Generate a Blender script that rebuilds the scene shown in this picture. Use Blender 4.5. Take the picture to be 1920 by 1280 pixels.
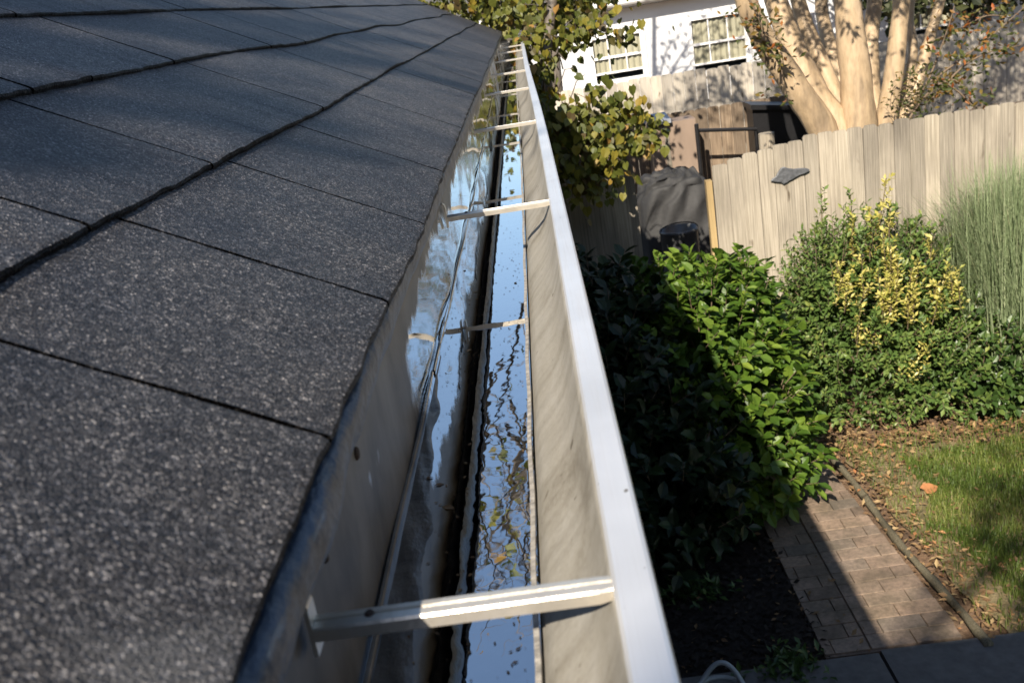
import bpy, math, random
import numpy as np
from mathutils import Matrix, Vector
rnd = random.Random(7)
rng = np.random.default_rng(11)
sc = bpy.context.scene
COL = sc.collection
for o in list(bpy.data.objects):
    bpy.data.objects.remove(o)

# ------------------------------------------------------------------ camera
F = 1850.0
ROLL = math.radians(9.5)
H = 2.9                                    # camera height over the ground
CAM = np.array([0.0, 0.0, H])
_n = np.array([math.sin(ROLL), math.cos(ROLL)]); _r = np.array([math.cos(ROLL), -math.sin(ROLL)])
_v = np.array([965.0, 5.0]) - np.array([960.0, 640.0])
_a, _b = _v @ _r, _v @ _n
_p = math.atan2(-_b, F)
_W = np.array([0, math.cos(_p), -math.sin(_p)]); _D = np.array([0, -math.sin(_p), -math.cos(_p)]); _R = np.array([1.0, 0, 0])
_q = _a*_R + _b*_D + F*_W
_w = math.atan2(_q[0], _q[1])
_M = np.array([[math.cos(_w), -math.sin(_w), 0], [math.sin(_w), math.cos(_w), 0], [0, 0, 1]])
# the gutter runs along +Y: turn the rig so that it vanishes where it does in the photograph
R0, D0, W0 = _M.T @ _R if False else _M @ _R, _M @ _D, _M @ _W
def ray(x, y):
    o = np.array([x-960.0, y-640.0])
    return (o @ _r)*R0 + (o @ _n)*D0 + F*W0
def atY(x, y, Y):
    d = ray(x, y); return CAM + d*Y/d[1]
def atZ(x, y, Z=0.0):
    d = ray(x, y); return CAM + d*(Z-H)/d[2]

cam = bpy.data.cameras.new('camera'); cam_o = bpy.data.objects.new('camera', cam); COL.objects.link(cam_o)
cx = math.cos(ROLL)*R0 + math.sin(ROLL)*D0
cy = math.sin(ROLL)*R0 - math.cos(ROLL)*D0
cz = -W0
m = Matrix.Identity(4)
for i in range(3):
    m[i][0], m[i][1], m[i][2], m[i][3] = cx[i], cy[i], cz[i], CAM[i]
cam_o.matrix_world = m
cam.sensor_width = 36; cam.lens = 36*F/1920
cam.clip_start = 0.02; cam.clip_end = 500
cam.dof.use_dof = True; cam.dof.focus_distance = 1.5; cam.dof.aperture_fstop = 16
sc.camera = cam_o

# ------------------------------------------------------------------ light
SUN = Vector((0.448, 1.28, -1.0)).normalized()      # the way the light travels
elev = math.asin(-SUN.z)
sl = bpy.data.lights.new('sun', 'SUN'); sl.energy = 5.0; sl.angle = math.radians(0.53); sl.color = (1.0, 0.90, 0.76)
so = bpy.data.objects.new('sun', sl); COL.objects.link(so)
so.rotation_euler = SUN.to_track_quat('-Z', 'Y').to_euler(); so.location = (-8, -16, 16)
w = bpy.data.worlds.new('World'); sc.world = w; w.use_nodes = True
nt = w.node_tree; nt.nodes.clear()
sky = nt.nodes.new('ShaderNodeTexSky'); sky.sky_type = 'NISHITA'; sky.sun_disc = False
sky.sun_elevation = elev; sky.sun_rotation = math.atan2(-SUN.x, -SUN.y)
sky.altitude = 50; sky.air_density = 1.0; sky.dust_density = 0.6; sky.ozone_density = 1.2
bg = nt.nodes.new('ShaderNodeBackground'); bg.inputs[1].default_value = 0.105
wo = nt.nodes.new('ShaderNodeOutputWorld')
nt.links.new(sky.outputs[0], bg.inputs[0]); nt.links.new(bg.outputs[0], wo.inputs[0])
sc.view_settings.view_transform = 'Standard'; sc.view_settings.look = 'None'
sc.view_settings.exposure = 0.82; sc.view_settings.gamma = 1.0
sc.render.engine = 'CYCLES'
sc.cycles.max_bounces = 6; sc.cycles.transparent_max_bounces = 12; sc.cycles.use_denoising = True
sc.cycles.caustics_reflective = False; sc.cycles.caustics_refractive = False

# ------------------------------------------------------------------ helpers
class MB:
    """collects vertices and faces for one mesh"""
    def __init__(s): s.v = []; s.f = []; s.t = []; s.n = 0; s.has_t = False
    def add(s, V, Fc, t=None):
        V = np.asarray(V, float).reshape(-1, 3)
        s.v.append(V); k = s.n
        s.f.extend([tuple(i+k for i in f) for f in Fc])
        if t is None: s.t.append(np.zeros(len(V)))
        else:
            s.has_t = True; s.t.append(np.broadcast_to(np.asarray(t, float), (len(V),)).copy())
        s.n += len(V)
    def box(s, x0, x1, y0, y1, z0, z1, t=None):
        V = [(x0,y0,z0),(x1,y0,z0),(x1,y1,z0),(x0,y1,z0),(x0,y0,z1),(x1,y0,z1),(x1,y1,z1),(x0,y1,z1)]
        s.add(V, [(3,2,1,0),(4,5,6,7),(0,1,5,4),(1,2,6,5),(2,3,7,6),(3,0,4,7)], t)
    def prism(s, poly, axis, a, b, t=None):
        """poly of 2-D points pushed along axis from a to b (0: in YZ, 1: in XZ, 2: in XY)"""
        n = len(poly); V = []
        for c in (a, b):
            for (u, w_) in poly:
                V.append((c, u, w_) if axis == 0 else (u, c, w_) if axis == 1 else (u, w_, c))
        Fc = [tuple(range(n))[::-1], tuple(range(n, 2*n))] + [(i, (i+1) % n, n+(i+1) % n, n+i) for i in range(n)]
        s.add(V, Fc, t)
    def tube(s, pts, rad, n=8, cap=True, t=None, rough=0.0):
        P = np.asarray(pts, float); m_ = len(P); rad = np.broadcast_to(np.asarray(rad, float), (m_,))
        T = np.gradient(P, axis=0); T /= np.linalg.norm(T, axis=1)[:, None] + 1e-9
        ref = np.array([0.13, 0.21, 0.97]) if abs(T[0] @ np.array([0.13, 0.21, 0.97])) < .9 else np.array([1.0, 0.1, 0])
        V = []
        for i in range(m_):
            u = np.cross(ref, T[i]); u /= np.linalg.norm(u)+1e-9; w_ = np.cross(T[i], u)
            ref = np.cross(u, -T[i]) if False else ref
            for k in range(n):
                a = 2*math.pi*k/n; r_ = rad[i]*(1+rough*math.sin(3*a+i*.7)*.5+rough*rnd.uniform(-.4, .4))
                V.append(P[i]+r_*(math.cos(a)*u+math.sin(a)*w_))
        Fc = [(i*n+k, i*n+(k+1) % n, (i+1)*n+(k+1) % n, (i+1)*n+k) for i in range(m_-1) for k in range(n)]
        if cap: Fc += [tuple(range(n))[::-1], tuple(range((m_-1)*n, m_*n))]
        s.add(V, Fc, t)
    def grid(s, G, t=None, flip=False):
        G = np.asarray(G, float); a, b = G.shape[:2]
        Fc = [(i*b+j, i*b+j+1, (i+1)*b+j+1, (i+1)*b+j) for i in range(a-1) for j in range(b-1)]
        if flip: Fc = [f[::-1] for f in Fc]
        s.add(G.reshape(-1, 3), Fc, t)
    def lathe(s, prof, c, n=24, t=None):
        V = []
        for (r_, z) in prof:
            for k in range(n): V.append((c[0]+r_*math.cos(2*math.pi*k/n), c[1]+r_*math.sin(2*math.pi*k/n), c[2]+z))
        m_ = len(prof)
        s.add(V, [(i*n+k, i*n+(k+1) % n, (i+1)*n+(k+1) % n, (i+1)*n+k) for i in range(m_-1) for k in range(n)], t)
    def build(s, name, mat, parent=None, smooth=False, origin=None):
        V = np.concatenate(s.v) if s.v else np.zeros((0, 3))
        off = np.zeros(3)
        if parent is not None: off = np.array(parent['_o'][:]) if '_o' in parent else np.array(parent.location[:])
        elif origin is not None: off = np.array(origin, float)
        V = V - off
        me = bpy.data.meshes.new(name)
        cnt = np.array([len(f) for f in s.f], np.int32)
        me.vertices.add(len(V)); me.vertices.foreach_set('co', V.astype(np.float32).ravel())
        idx = np.fromiter((i for f in s.f for i in f), np.int32, int(cnt.sum()))
        me.loops.add(len(idx)); me.loops.foreach_set('vertex_index', idx)
        me.polygons.add(len(cnt))
        me.polygons.foreach_set('loop_start', np.concatenate([[0], np.cumsum(cnt)[:-1]]).astype(np.int32))
        me.polygons.foreach_set('loop_total', cnt)
        me.polygons.foreach_set('use_smooth', np.full(len(cnt), bool(smooth)))
        me.update(calc_edges=True); me.validate()
        if s.has_t:
            at = me.attributes.new('tone', 'FLOAT', 'POINT'); at.data.foreach_set('value', np.concatenate(s.t).astype(np.float32))
        me.materials.append(mat)
        o = bpy.data.objects.new(name, me); COL.objects.link(o)
        if parent is not None: o.parent = parent
        elif origin is not None: o.location = off
        return o
def tag(o, label=None, cat=None, group=None, kind=None):
    if label: o['label'] = label
    if cat: o['category'] = cat
    if group: o['group'] = group
    if kind: o['kind'] = kind
    return o
def thing(name, loc, label, cat, group=None):
    o = bpy.data.objects.new(name, None); COL.objects.link(o); o.location = loc; o.empty_display_size = .1
    return tag(o, label, cat, group)
def dup(root, loc, label=None):
    c = root.copy(); COL.objects.link(c); c.location = loc
    if label: c['label'] = label
    for ch in root.children:
        d = ch.copy(); COL.objects.link(d); d.parent = c
        for g in ch.children:
            e = g.copy(); COL.objects.link(e); e.parent = d
    return c
def wob(x, seed, f=1.0, n=4):
    """smooth noise in about -1..1"""
    r_ = np.random.default_rng(seed); x = np.asarray(x, float); out = 0*x
    for i in range(n):
        out = out + math.pow(.62, i)*np.sin(x*f*(1.7**i)*r_.uniform(.8, 1.2)+r_.uniform(0, 6.28))
    return out/1.9

# ------------------------------------------------------------------ materials
def mat(name):
    m_ = bpy.data.materials.new(name); m_.use_nodes = True
    n_ = m_.node_tree; b = n_.nodes['Principled BSDF']
    return m_, n_, b
def N(n_, t, **k):
    x = n_.nodes.new(t)
    for a, b in k.items():
        if hasattr(x, a): setattr(x, a, b)
    return x
def L(n_, a, b): n_.links.new(a, b)
def ramp(n_, src, stops):
    r_ = N(n_, 'ShaderNodeValToRGB'); e = r_.color_ramp.elements
    while len(e) < len(stops): e.new(.5)
    for i, (p, c) in enumerate(stops):
        e[i].position = p; e[i].color = (*c, 1) if len(c) == 3 else c
    L(n_, src, r_.inputs[0]); return r_.outputs[0]
def coords(n_, scale=(1, 1, 1)):
    g = N(n_, 'ShaderNodeNewGeometry'); mp = N(n_, 'ShaderNodeMapping'); mp.inputs['Scale'].default_value = scale
    L(n_, g.outputs['Position'], mp.inputs[0]); return mp.outputs[0]
def noise(n_, co, scale, detail=4, rough=.55, out=0):
    x = N(n_, 'ShaderNodeTexNoise'); x.inputs['Scale'].default_value = scale; x.inputs['Detail'].default_value = detail
    x.inputs['Roughness'].default_value = rough; L(n_, co, x.inputs['Vector']); return x.outputs[out]
def mix(n_, f, a, b, mode='MIX'):
    x = N(n_, 'ShaderNodeMix'); x.data_type = 'RGBA'; x.blend_type = mode
    for s_, v in ((x.inputs[0], f), (x.inputs[6], a), (x.inputs[7], b)):
        if isinstance(v, (int, float)): s_.default_value = v
        elif isinstance(v, tuple): s_.default_value = (*v, 1) if len(v) == 3 else v
        else: L(n_, v, s_)
    return x.outputs[2]
def bump(n_, b, h, strength=.3, dist=.01):
    x = N(n_, 'ShaderNodeBump'); x.inputs['Strength'].default_value = strength; x.inputs['Distance'].default_value = dist
    L(n_, h, x.inputs['Height']); L(n_, x.outputs[0], b.inputs['Normal'])
def tone(n_):
    a = N(n_, 'ShaderNodeAttribute'); a.attribute_name = 'tone'; return a.outputs['Fac']
def simple(name, c, rough=.6, metal=0.0, var=.25, scale=12, bmp=.15, stretch=(1, 1, 1), spec=.5):
    m_, n_, b = mat(name); co = coords(n_, stretch); f = noise(n_, co, scale, 5)
    L(n_, ramp(n_, f, [(.25, tuple(x*(1-var) for x in c)), (.75, tuple(min(1, x*(1+var)) for x in c))]), b.inputs['Base Color'])
    b.inputs['Roughness'].default_value = rough; b.inputs['Metallic'].default_value = metal
    b.inputs['Specular IOR Level'].default_value = spec
    if bmp: bump(n_, b, f, bmp, .01)
    return m_
def leafmat(name, stops, rough=.35, trans=.3, spec=.5, tcol=None):
    """leaf colour picked per leaf by the 'tone' attribute; part of the light passes through"""
    m_, n_, b = mat(name); t_ = tone(n_)
    c = ramp(n_, t_, stops)
    f = noise(n_, coords(n_), 30, 3); c = mix(n_, .35, c, mix(n_, f, (.25, .25, .25), (1, 1, 1)), 'MULTIPLY')
    L(n_, c, b.inputs['Base Color']); b.inputs['Roughness'].default_value = rough; b.inputs['Specular IOR Level'].default_value = spec
    tr = N(n_, 'ShaderNodeBsdfTranslucent'); L(n_, c, tr.inputs[0])
    mx = N(n_, 'ShaderNodeMixShader'); mx.inputs[0].default_value = trans
    L(n_, b.outputs[0], mx.inputs[1]); L(n_, tr.outputs[0], mx.inputs[2])
    L(n_, mx.outputs[0], n_.nodes['Material Output'].inputs[0]); return m_

def shingle_mat():
    m_, n_, b = mat('asphalt_shingle'); co = coords(n_)
    v1 = N(n_, 'ShaderNodeTexVoronoi'); v1.inputs['Scale'].default_value = 680; L(n_, co, v1.inputs['Vector'])
    sp = N(n_, 'ShaderNodeSeparateColor'); L(n_, v1.outputs['Color'], sp.inputs[0])
    c = ramp(n_, sp.outputs[0], [(0, (.010, .010, .012)), (.4, (.024, .024, .026)), (.72, (.06, .061, .064)), (.93, (.12, .121, .125)), (1.0, (.30, .297, .29))])
    mid_ = noise(n_, co, 130, 4, .65); c = mix(n_, .7, c, ramp(n_, mid_, [(.32, (.45, .45, .47)), (.68, (1.35, 1.32, 1.28))]), 'MULTIPLY')
    big = noise(n_, co, 9, 5, .6)
    c = mix(n_, 1.0, c, ramp(n_, big, [(.3, (.62, .64, .72)), (.7, (1.22, 1.16, 1.1))]), 'MULTIPLY')
    t_ = tone(n_)
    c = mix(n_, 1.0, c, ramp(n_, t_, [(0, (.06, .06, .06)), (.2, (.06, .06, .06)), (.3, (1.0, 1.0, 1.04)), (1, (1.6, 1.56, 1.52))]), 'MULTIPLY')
    # a pale patch near the eave
    d = N(n_, 'ShaderNodeVectorMath'); d.operation = 'DISTANCE'; L(n_, co, d.inputs[0]); d.inputs[1].default_value = PALE_SPOT
    wn = noise(n_, co, 60, 4); ad = N(n_, 'ShaderNodeMath'); ad.operation = 'MULTIPLY_ADD'; L(n_, wn, ad.inputs[0]); ad.inputs[1].default_value = .05; L(n_, d.outputs['Value'], ad.inputs[2])
    k = ramp(n_, ad.outputs[0], [(.02, (.22, .22, .22)), (.075, (0, 0, 0))])
    c = mix(n_, k, c, (.42, .42, .42))
    L(n_, c, b.inputs['Base Color'])
    b.inputs['Roughness'].default_value = .5; L(n_, ramp(n_, t_, [(.2, (0, 0, 0)), (.3, (.22, .22, .22))]), b.inputs['Specular IOR Level'])
    bump(n_, b, v1.outputs['Distance'], .9, .0022)
    return m_
PALE_SPOT = tuple(atZ(352, 1205, H-.165))
M = {}
M['shingle'] = shingle_mat()
M['tar'] = simple('tar', (.02, .02, .022), .7, 0, .4, 60, .4)
M['edge_metal'] = simple('edge_metal', (.045, .058, .08), .42, 0.0, .5, 70, .5, (1, .5, 1))

def gutter_mat(name, base, stain, rough_lo, rough_hi, metal, coat, zstain=None):
    m_, n_, b = mat(name); co = coords(n_, (1, .25, 1)); co2 = coords(n_)
    s1 = noise(n_, coords(n_, (1, .7, .35)), 16, 6, .6); s2 = noise(n_, co2, 55, 5, .7); s3 = noise(n_, coords(n_, (1, .06, 1)), 90, 3, .6)
    c = ramp(n_, s1, [(.3, stain), (.56, base), (.8, tuple(min(1, x*1.15) for x in base))])
    c = mix(n_, .5, c, ramp(n_, s2, [(.32, tuple(x*.35 for x in stain)), (.5, base), (.8, base)]), 'MIX')
    c = mix(n_, .15, c, ramp(n_, s3, [(.3, (.45, .42, .38)), (.7, (1.1, 1.08, 1.05))]), 'MULTIPLY')
    L(n_, c, b.inputs['Base Color']); b.inputs['Metallic'].default_value = metal
    L(n_, ramp(n_, s2, [(.35, (rough_hi,)*3), (.7, (rough_lo,)*3)]), b.inputs['Roughness'])
    b.inputs['Coat Weight'].default_value = coat; b.inputs['Coat Roughness'].default_value = .03
    bump(n_, b, s1, .03, .004); return m_
def wall_mat():
    m_, n_, b = mat('wet_gutter_wall'); co = coords(n_)
    sp = N(n_, 'ShaderNodeSeparateXYZ'); L(n_, co, sp.inputs[0])
    p = noise(n_, coords(n_, (1, 5.5, 4)), 1.0, 5, .62); fine = noise(n_, coords(n_, (1, 60, 14)), 1.0, 4, .6); st = noise(n_, coords(n_, (1, 14, 9)), 1.0, 5, .65)
    mr = N(n_, 'ShaderNodeMapRange'); L(n_, sp.outputs['Y'], mr.inputs[0]); mr.inputs[1].default_value = .62; mr.inputs[2].default_value = 1.15; mr.inputs[3].default_value = -.26; mr.inputs[4].default_value = .08
    s1 = N(n_, 'ShaderNodeMath'); s1.operation = 'ADD'; L(n_, p, s1.inputs[0]); L(n_, mr.outputs[0], s1.inputs[1])
    s2 = N(n_, 'ShaderNodeMath'); s2.operation = 'MULTIPLY_ADD'; L(n_, fine, s2.inputs[0]); s2.inputs[1].default_value = .22; L(n_, s1.outputs[0], s2.inputs[2])
    mz_ = N(n_, 'ShaderNodeMapRange'); L(n_, sp.outputs['Z'], mz_.inputs[0]); mz_.inputs[1].default_value = H-.235; mz_.inputs[2].default_value = H-.285; mz_.inputs[3].default_value = -.30; mz_.inputs[4].default_value = .05
    s3_ = N(n_, 'ShaderNodeMath'); s3_.operation = 'ADD'; L(n_, s2.outputs[0], s3_.inputs[0]); L(n_, mz_.outputs[0], s3_.inputs[1]); s2 = s3_
    wet = ramp(n_, s2.outputs[0], [(.54, (0, 0, 0)), (.62, (1, 1, 1))])
    dull = ramp(n_, st, [(.3, (.07, .06, .048)), (.5, (.15, .132, .108)), (.75, (.23, .208, .175))])
    L(n_, mix(n_, wet, dull, (.80, .79, .77)), b.inputs['Base Color'])
    L(n_, mix(n_, wet, (.25, .25, .25), (1, 1, 1)), b.inputs['Metallic'])
    L(n_, mix(n_, wet, (.42, .42, .42), (.06, .06, .06)), b.inputs['Roughness'])
    b.inputs['Specular IOR Level'].default_value = .25
    bump(n_, b, p, .05, .01); return m_
M['gut_wall'] = wall_mat()
M['gut_floor'] = gutter_mat('wet_gutter_floor', (.20, .185, .16), (.08, .07, .055), .08, .4, .35, .2)
def front_mat():
    m_, n_, b = mat('stained_gutter_metal'); co = coords(n_)
    bl = noise(n_, coords(n_, (5, 3.2, 5)), 2.4, 9, .78); dr = noise(n_, coords(n_, (4, 46, 4)), 1.0, 4, .6); fi = noise(n_, co, 260, 4, .6); sp = noise(n_, co, 95, 3, .5)
    c = ramp(n_, bl, [(.3, (.20, .18, .145)), (.46, (.345, .325, .28)), (.7, (.42, .405, .37))])
    c = mix(n_, .34, c, ramp(n_, dr, [(.32, (.42, .37, .29)), (.55, (1.05, 1.03, 1.0))]), 'MULTIPLY')
    c = mix(n_, .4, c, ramp(n_, fi, [(.3, (.7, .68, .64)), (.65, (1.08, 1.08, 1.08))]), 'MULTIPLY')
    c = mix(n_, 1.0, c, ramp(n_, sp, [(.24, (.28, .24, .19)), (.31, (1, 1, 1))]), 'MULTIPLY')
    L(n_, c, b.inputs['Base Color']); b.inputs['Metallic'].default_value = .1; b.inputs['Roughness'].default_value = .5
    bump(n_, b, fi, .05, .001); return m_
M['gut_front'] = front_mat()
def lip_mat():
    m_, n_, b = mat('worn_gutter_enamel'); co = coords(n_)
    sc_ = noise(n_, coords(n_, (420, 9, 420)), 1.0, 4, .6); sp = noise(n_, co, 130, 2, .5); bl = noise(n_, co, 7, 4, .6)
    c = ramp(n_, bl, [(.3, (.64, .645, .65)), (.7, (.78, .785, .79))])
    c = mix(n_, .16, c, ramp(n_, sc_, [(.3, (.62, .61, .60)), (.48, (1.0, 1.0, 1.0))]), 'MULTIPLY')
    c = mix(n_, 1.0, c, ramp(n_, sp, [(.19, (.32, .29, .25)), (.24, (1, 1, 1))]), 'MULTIPLY')
    L(n_, c, b.inputs['Base Color']); b.inputs['Metallic'].default_value = .45
    L(n_, ramp(n_, sc_, [(.3, (.5,)*3), (.7, (.28,)*3)]), b.inputs['Roughness']); bump(n_, b, sc_, .06, .001); return m_
M['lip'] = lip_mat()
M['hanger'] = simple('hanger_aluminium', (.74, .68, .58), .33, .65, .12, 60, .1)
M['silt'] = simple('wet_silt', (.10, .085, .062), .6, 0, .6, 70, .5)
M['rust'] = simple('rusty_steel', (.05, .03, .02), .8, 0, .4, 200, .3)
M['white_paint'] = simple('white_paint', (.74, .74, .73), .5, 0, .05, 3, .03)
M['siding'] = simple('white_siding', (.62, .63, .64), .5, 0, .05, 2, .03)
M['far_roof'] = simple('far_shingle', (.10, .095, .09), .85, 0, .4, 40, .3)
M['black_metal'] = simple('black_metal', (.018, .018, .02), .4, .3, .2, 30, .05)
M['curtain'] = simple('curtain', (.64, .63, .50), .8, 0, .12, 8, .1, (1, 1, .1))
M['dark_room'] = simple('dark_interior', (.03, .035, .04), .8, 0, .2, 3, 0)
M['soil'] = None

def water_mat():
    m_, n_, b = mat('gutter_water'); n_.nodes.remove(b)
    fr = N(n_, 'ShaderNodeFresnel'); fr.inputs[0].default_value = 1.36
    gl = N(n_, 'ShaderNodeBsdfGlossy'); gl.inputs['Roughness'].default_value = .015
    tr = N(n_, 'ShaderNodeBsdfTransparent'); tr.inputs[0].default_value = (.78, .74, .66, 1)
    mx = N(n_, 'ShaderNodeMixShader')
    co = coords(n_, (1, .8, 1)); g = N(n_, 'ShaderNodeNewGeometry'); sep = N(n_, 'ShaderNodeSeparateXYZ'); L(n_, g.outputs['Position'], sep.inputs[0])
    h1 = noise(n_, co, 42, 2, .45)
    # the film is thin and rippled at the near end and still farther along
    mr = N(n_, 'ShaderNodeMapRange'); L(n_, sep.outputs['Y'], mr.inputs[0]); mr.inputs[1].default_value = .45; mr.inputs[2].default_value = 1.15
    mr.inputs[3].default_value = .022; mr.inputs[4].default_value = .004
    bp = N(n_, 'ShaderNodeBump'); bp.inputs['Distance'].default_value = .012; L(n_, mr.outputs[0], bp.inputs['Strength']); L(n_, h1, bp.inputs['Height'])
    L(n_, bp.outputs[0], fr.inputs['Normal']); L(n_, bp.outputs[0], gl.inputs['Normal'])
    bst = N(n_, 'ShaderNodeMath'); bst.operation = 'MULTIPLY_ADD'; bst.use_clamp = True; L(n_, fr.outputs[0], bst.inputs[0]); bst.inputs[1].default_value = .3; bst.inputs[2].default_value = .86
    L(n_, bst.outputs[0], mx.inputs[0]); L(n_, tr.outputs[0], mx.inputs[1]); L(n_, gl.outputs[0], mx.inputs[2])
    L(n_, mx.outputs[0], n_.nodes['Material Output'].inputs[0]); return m_
M['water'] = water_mat()
def glass_mat():
    m_, n_, b = mat('window_glass'); n_.nodes.remove(b)
    fr = N(n_, 'ShaderNodeFresnel'); fr.inputs[0].default_value = 1.5
    gl = N(n_, 'ShaderNodeBsdfGlossy'); gl.inputs['Roughness'].default_value = .02
    tr = N(n_, 'ShaderNodeBsdfTransparent'); tr.inputs[0].default_value = (.88, .87, .84, 1); mx = N(n_, 'ShaderNodeMixShader')
    L(n_, fr.outputs[0], mx.inputs[0]); L(n_, tr.outputs[0], mx.inputs[1]); L(n_, gl.outputs[0], mx.inputs[2])
    L(n_, mx.outputs[0], n_.nodes['Material Output'].inputs[0]); return m_
M['glass'] = glass_mat()

def wood_mat(name, lo, hi, dark=.5):
    """weathered boards: grain along Z, tone per board"""
    m_, n_, b = mat(name)
    gr = noise(n_, coords(n_, (150, 150, 3.0)), 1.0, 5, .6); big = noise(n_, coords(n_, (3, 3, 1.2)), 1.0, 4)
    kn = noise(n_, coords(n_, (9, 9, 3.5)), 1.3, 2)
    c = ramp(n_, gr, [(.28, tuple(.72*x for x in lo)), (.42, lo), (.72, hi)])
    c = mix(n_, 1.0, c, ramp(n_, tone(n_), [(0, (.70, .69, .68)), (.5, (1, .98, .95)), (1, (1.2, 1.16, 1.1))]), 'MULTIPLY')
    c = mix(n_, 1.0, c, ramp(n_, big, [(.36, (.66, .65, .65)), (.6, (1.08, 1.07, 1.05))]), 'MULTIPLY')
    c = mix(n_, 1.0, c, ramp(n_, kn, [(.24, (.4, .36, .32)), (.31, (1, 1, 1))]), 'MULTIPLY')
    L(n_, c, b.inputs['Base Color']); b.inputs['Roughness'].default_value = .8; b.inputs['Specular IOR Level'].default_value = .3
    bump(n_, b, gr, .35, .004); return m_
M['fence'] = wood_mat('weathered_cedar', (.275, .25, .205), (.44, .40, .34))
M['fence_brown'] = wood_mat('brown_boards', (.17, .13, .095), (.30, .24, .18))
M['fence_pale'] = wood_mat('bleached_boards', (.40, .37, .32), (.56, .53, .48))
M['new_wood'] = wood_mat('new_pine', (.40, .30, .15), (.50, .38, .20))
M['log'] = wood_mat('mossy_log', (.10, .09, .06), (.215, .195, .14))
M['firewood'] = wood_mat('grey_wood', (.18, .15, .12), (.34, .29, .24))

def brick_mat():
    m_, n_, b = mat('brick_paver'); f = noise(n_, coords(n_), 48, 7, .7); g = noise(n_, coords(n_), 5, 5, .65)
    c = ramp(n_, tone(n_), [(0, (.18, .135, .105)), (.35, (.275, .205, .158)), (.7, (.215, .175, .145)), (1, (.33, .24, .18))])
    c = mix(n_, 1.0, c, ramp(n_, f, [(.3, (.6, .6, .58)), (.7, (1.2, 1.17, 1.12))]), 'MULTIPLY')
    c = mix(n_, 1.0, c, ramp(n_, g, [(.38, (.62, .64, .6)), (.62, (1.12, 1.1, 1.08))]), 'MULTIPLY')
    L(n_, c, b.inputs['Base Color']); b.inputs['Roughness'].default_value = .85; bump(n_, b, f, .3, .004); return m_
M['brick'] = brick_mat()
M['slab'] = simple('stone_slab', (.115, .11, .105), .8, 0, .3, 18, .25)
def soil_mat(name, a, b_, c_):
    m_, n_, b = mat(name); f = noise(n_, coords(n_), 28, 8, .7); g = noise(n_, coords(n_), 2.5, 4)
    c = ramp(n_, f, [(.25, a), (.5, b_), (.75, c_)])
    c = mix(n_, 1.0, c, ramp(n_, g, [(.35, (.7, .7, .7)), (.65, (1.1, 1.08, 1.05))]), 'MULTIPLY')
    L(n_, c, b.inputs['Base Color']); b.inputs['Roughness'].default_value = .95; bump(n_, b, f, .8, .03); return m_
M['soil'] = soil_mat('bed_soil', (.08, .045, .028), (.20, .125, .075), (.34, .235, .15))
M['turf'] = soil_mat('thatch', (.10, .08, .035), (.24, .19, .095), (.40, .32, .18))

def bark_mat(name, a, b_, c_, scale=5):
    m_, n_, b = mat(name); f = noise(n_, coords(n_, (1, 1, .22)), scale, 5, .6); g = noise(n_, coords(n_, (1, 1, .3)), scale*7, 4)
    c = ramp(n_, f, [(.3, a), (.5, b_), (.72, c_)]); c = mix(n_, .5, c, ramp(n_, g, [(.3, (.6, .58, .55)), (.6, (1.1, 1.1, 1.1))]), 'MULTIPLY')
    L(n_, c, b.inputs['Base Color']); b.inputs['Roughness'].default_value = .6; bump(n_, b, f, .3, .02); return m_
M['peach_bark'] = bark_mat('peeling_bark', (.18, .135, .09), (.44, .325, .20), (.56, .43, .29), 6)
M['grey_bark'] = bark_mat('grey_bark', (.08, .065, .05), (.14, .115, .09), (.2, .17, .14), 12)
M['twig'] = simple('twig', (.16, .115, .075), .75, 0, .3, 40, .2)
M['cover'] = simple('grill_cover_fabric', (.030, .030, .031), .72, 0, .2, 30, .3)
M['can'] = simple('can_enamel', (.11, .112, .115), .32, .3, .2, 14, .1)
M['cabinet'] = simple('cabinet_boards', (.25, .185, .14), .7, 0, .15, 9, .1, (1, 1, .2))
M['cabinet_lid'] = simple('cabinet_lid', (.30, .32, .36), .5, .2, .1, 9, .05)
M['slate_metal'] = simple('slate_metal', (.12, .125, .135), .55, .4, .35, 45, .4)
M['hose'] = simple('hose_rubber', (.30, .33, .34), .4, 0, .1, 30, .05)
M['camellia'] = leafmat('camellia_leaf', [(0, (.03, .065, .010)), (.4, (.085, .165, .02)), (.8, (.18, .27, .035)), (.93, (.27, .34, .05)), (1, (.5, .42, .05))], .42, .3, .4)
M['holly'] = leafmat('holly_leaf', [(0, (.010, .022, .008)), (.7, (.018, .036, .011)), (1, (.03, .055, .015))], .4, .1, .35)  # camellia leaf darkened: the deep house shade is painted into its colour
M['euonymus'] = leafmat('euonymus_leaf', [(0, (.045, .09, .022)), (.5, (.11, .185, .042)), (.9, (.20, .275, .068)), (1, (.32, .36, .09))], .45, .25, .4)
M['yellow'] = leafmat('yellow_leaf', [(0, (.22, .28, .06)), (.35, (.46, .43, .09)), (1, (.70, .61, .20))], .4, .25, .5)
M['dark_shrub'] = leafmat('dark_leaf', [(0, (.03, .065, .016)), (.6, (.07, .13, .028)), (1, (.14, .20, .045))], .4, .2, .5)
M['redbud'] = leafmat('redbud_leaf', [(0, (.10, .07, .025)), (.25, (.09, .115, .022)), (.6, (.19, .19, .03)), (.85, (.33, .26, .035)), (1, (.36, .2, .05))], .5, .35, .4)
M['myrtle'] = leafmat('myrtle_leaf', [(0, (.05, .07, .02)), (.6, (.1, .12, .03)), (.85, (.28, .17, .04)), (1, (.42, .12, .03))], .5, .3, .4)
M['far_leaf'] = leafmat('far_leaf', [(0, (.022, .03, .012)), (.7, (.05, .06, .02)), (1, (.12, .1, .03))], .6, .2, .3)
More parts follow.
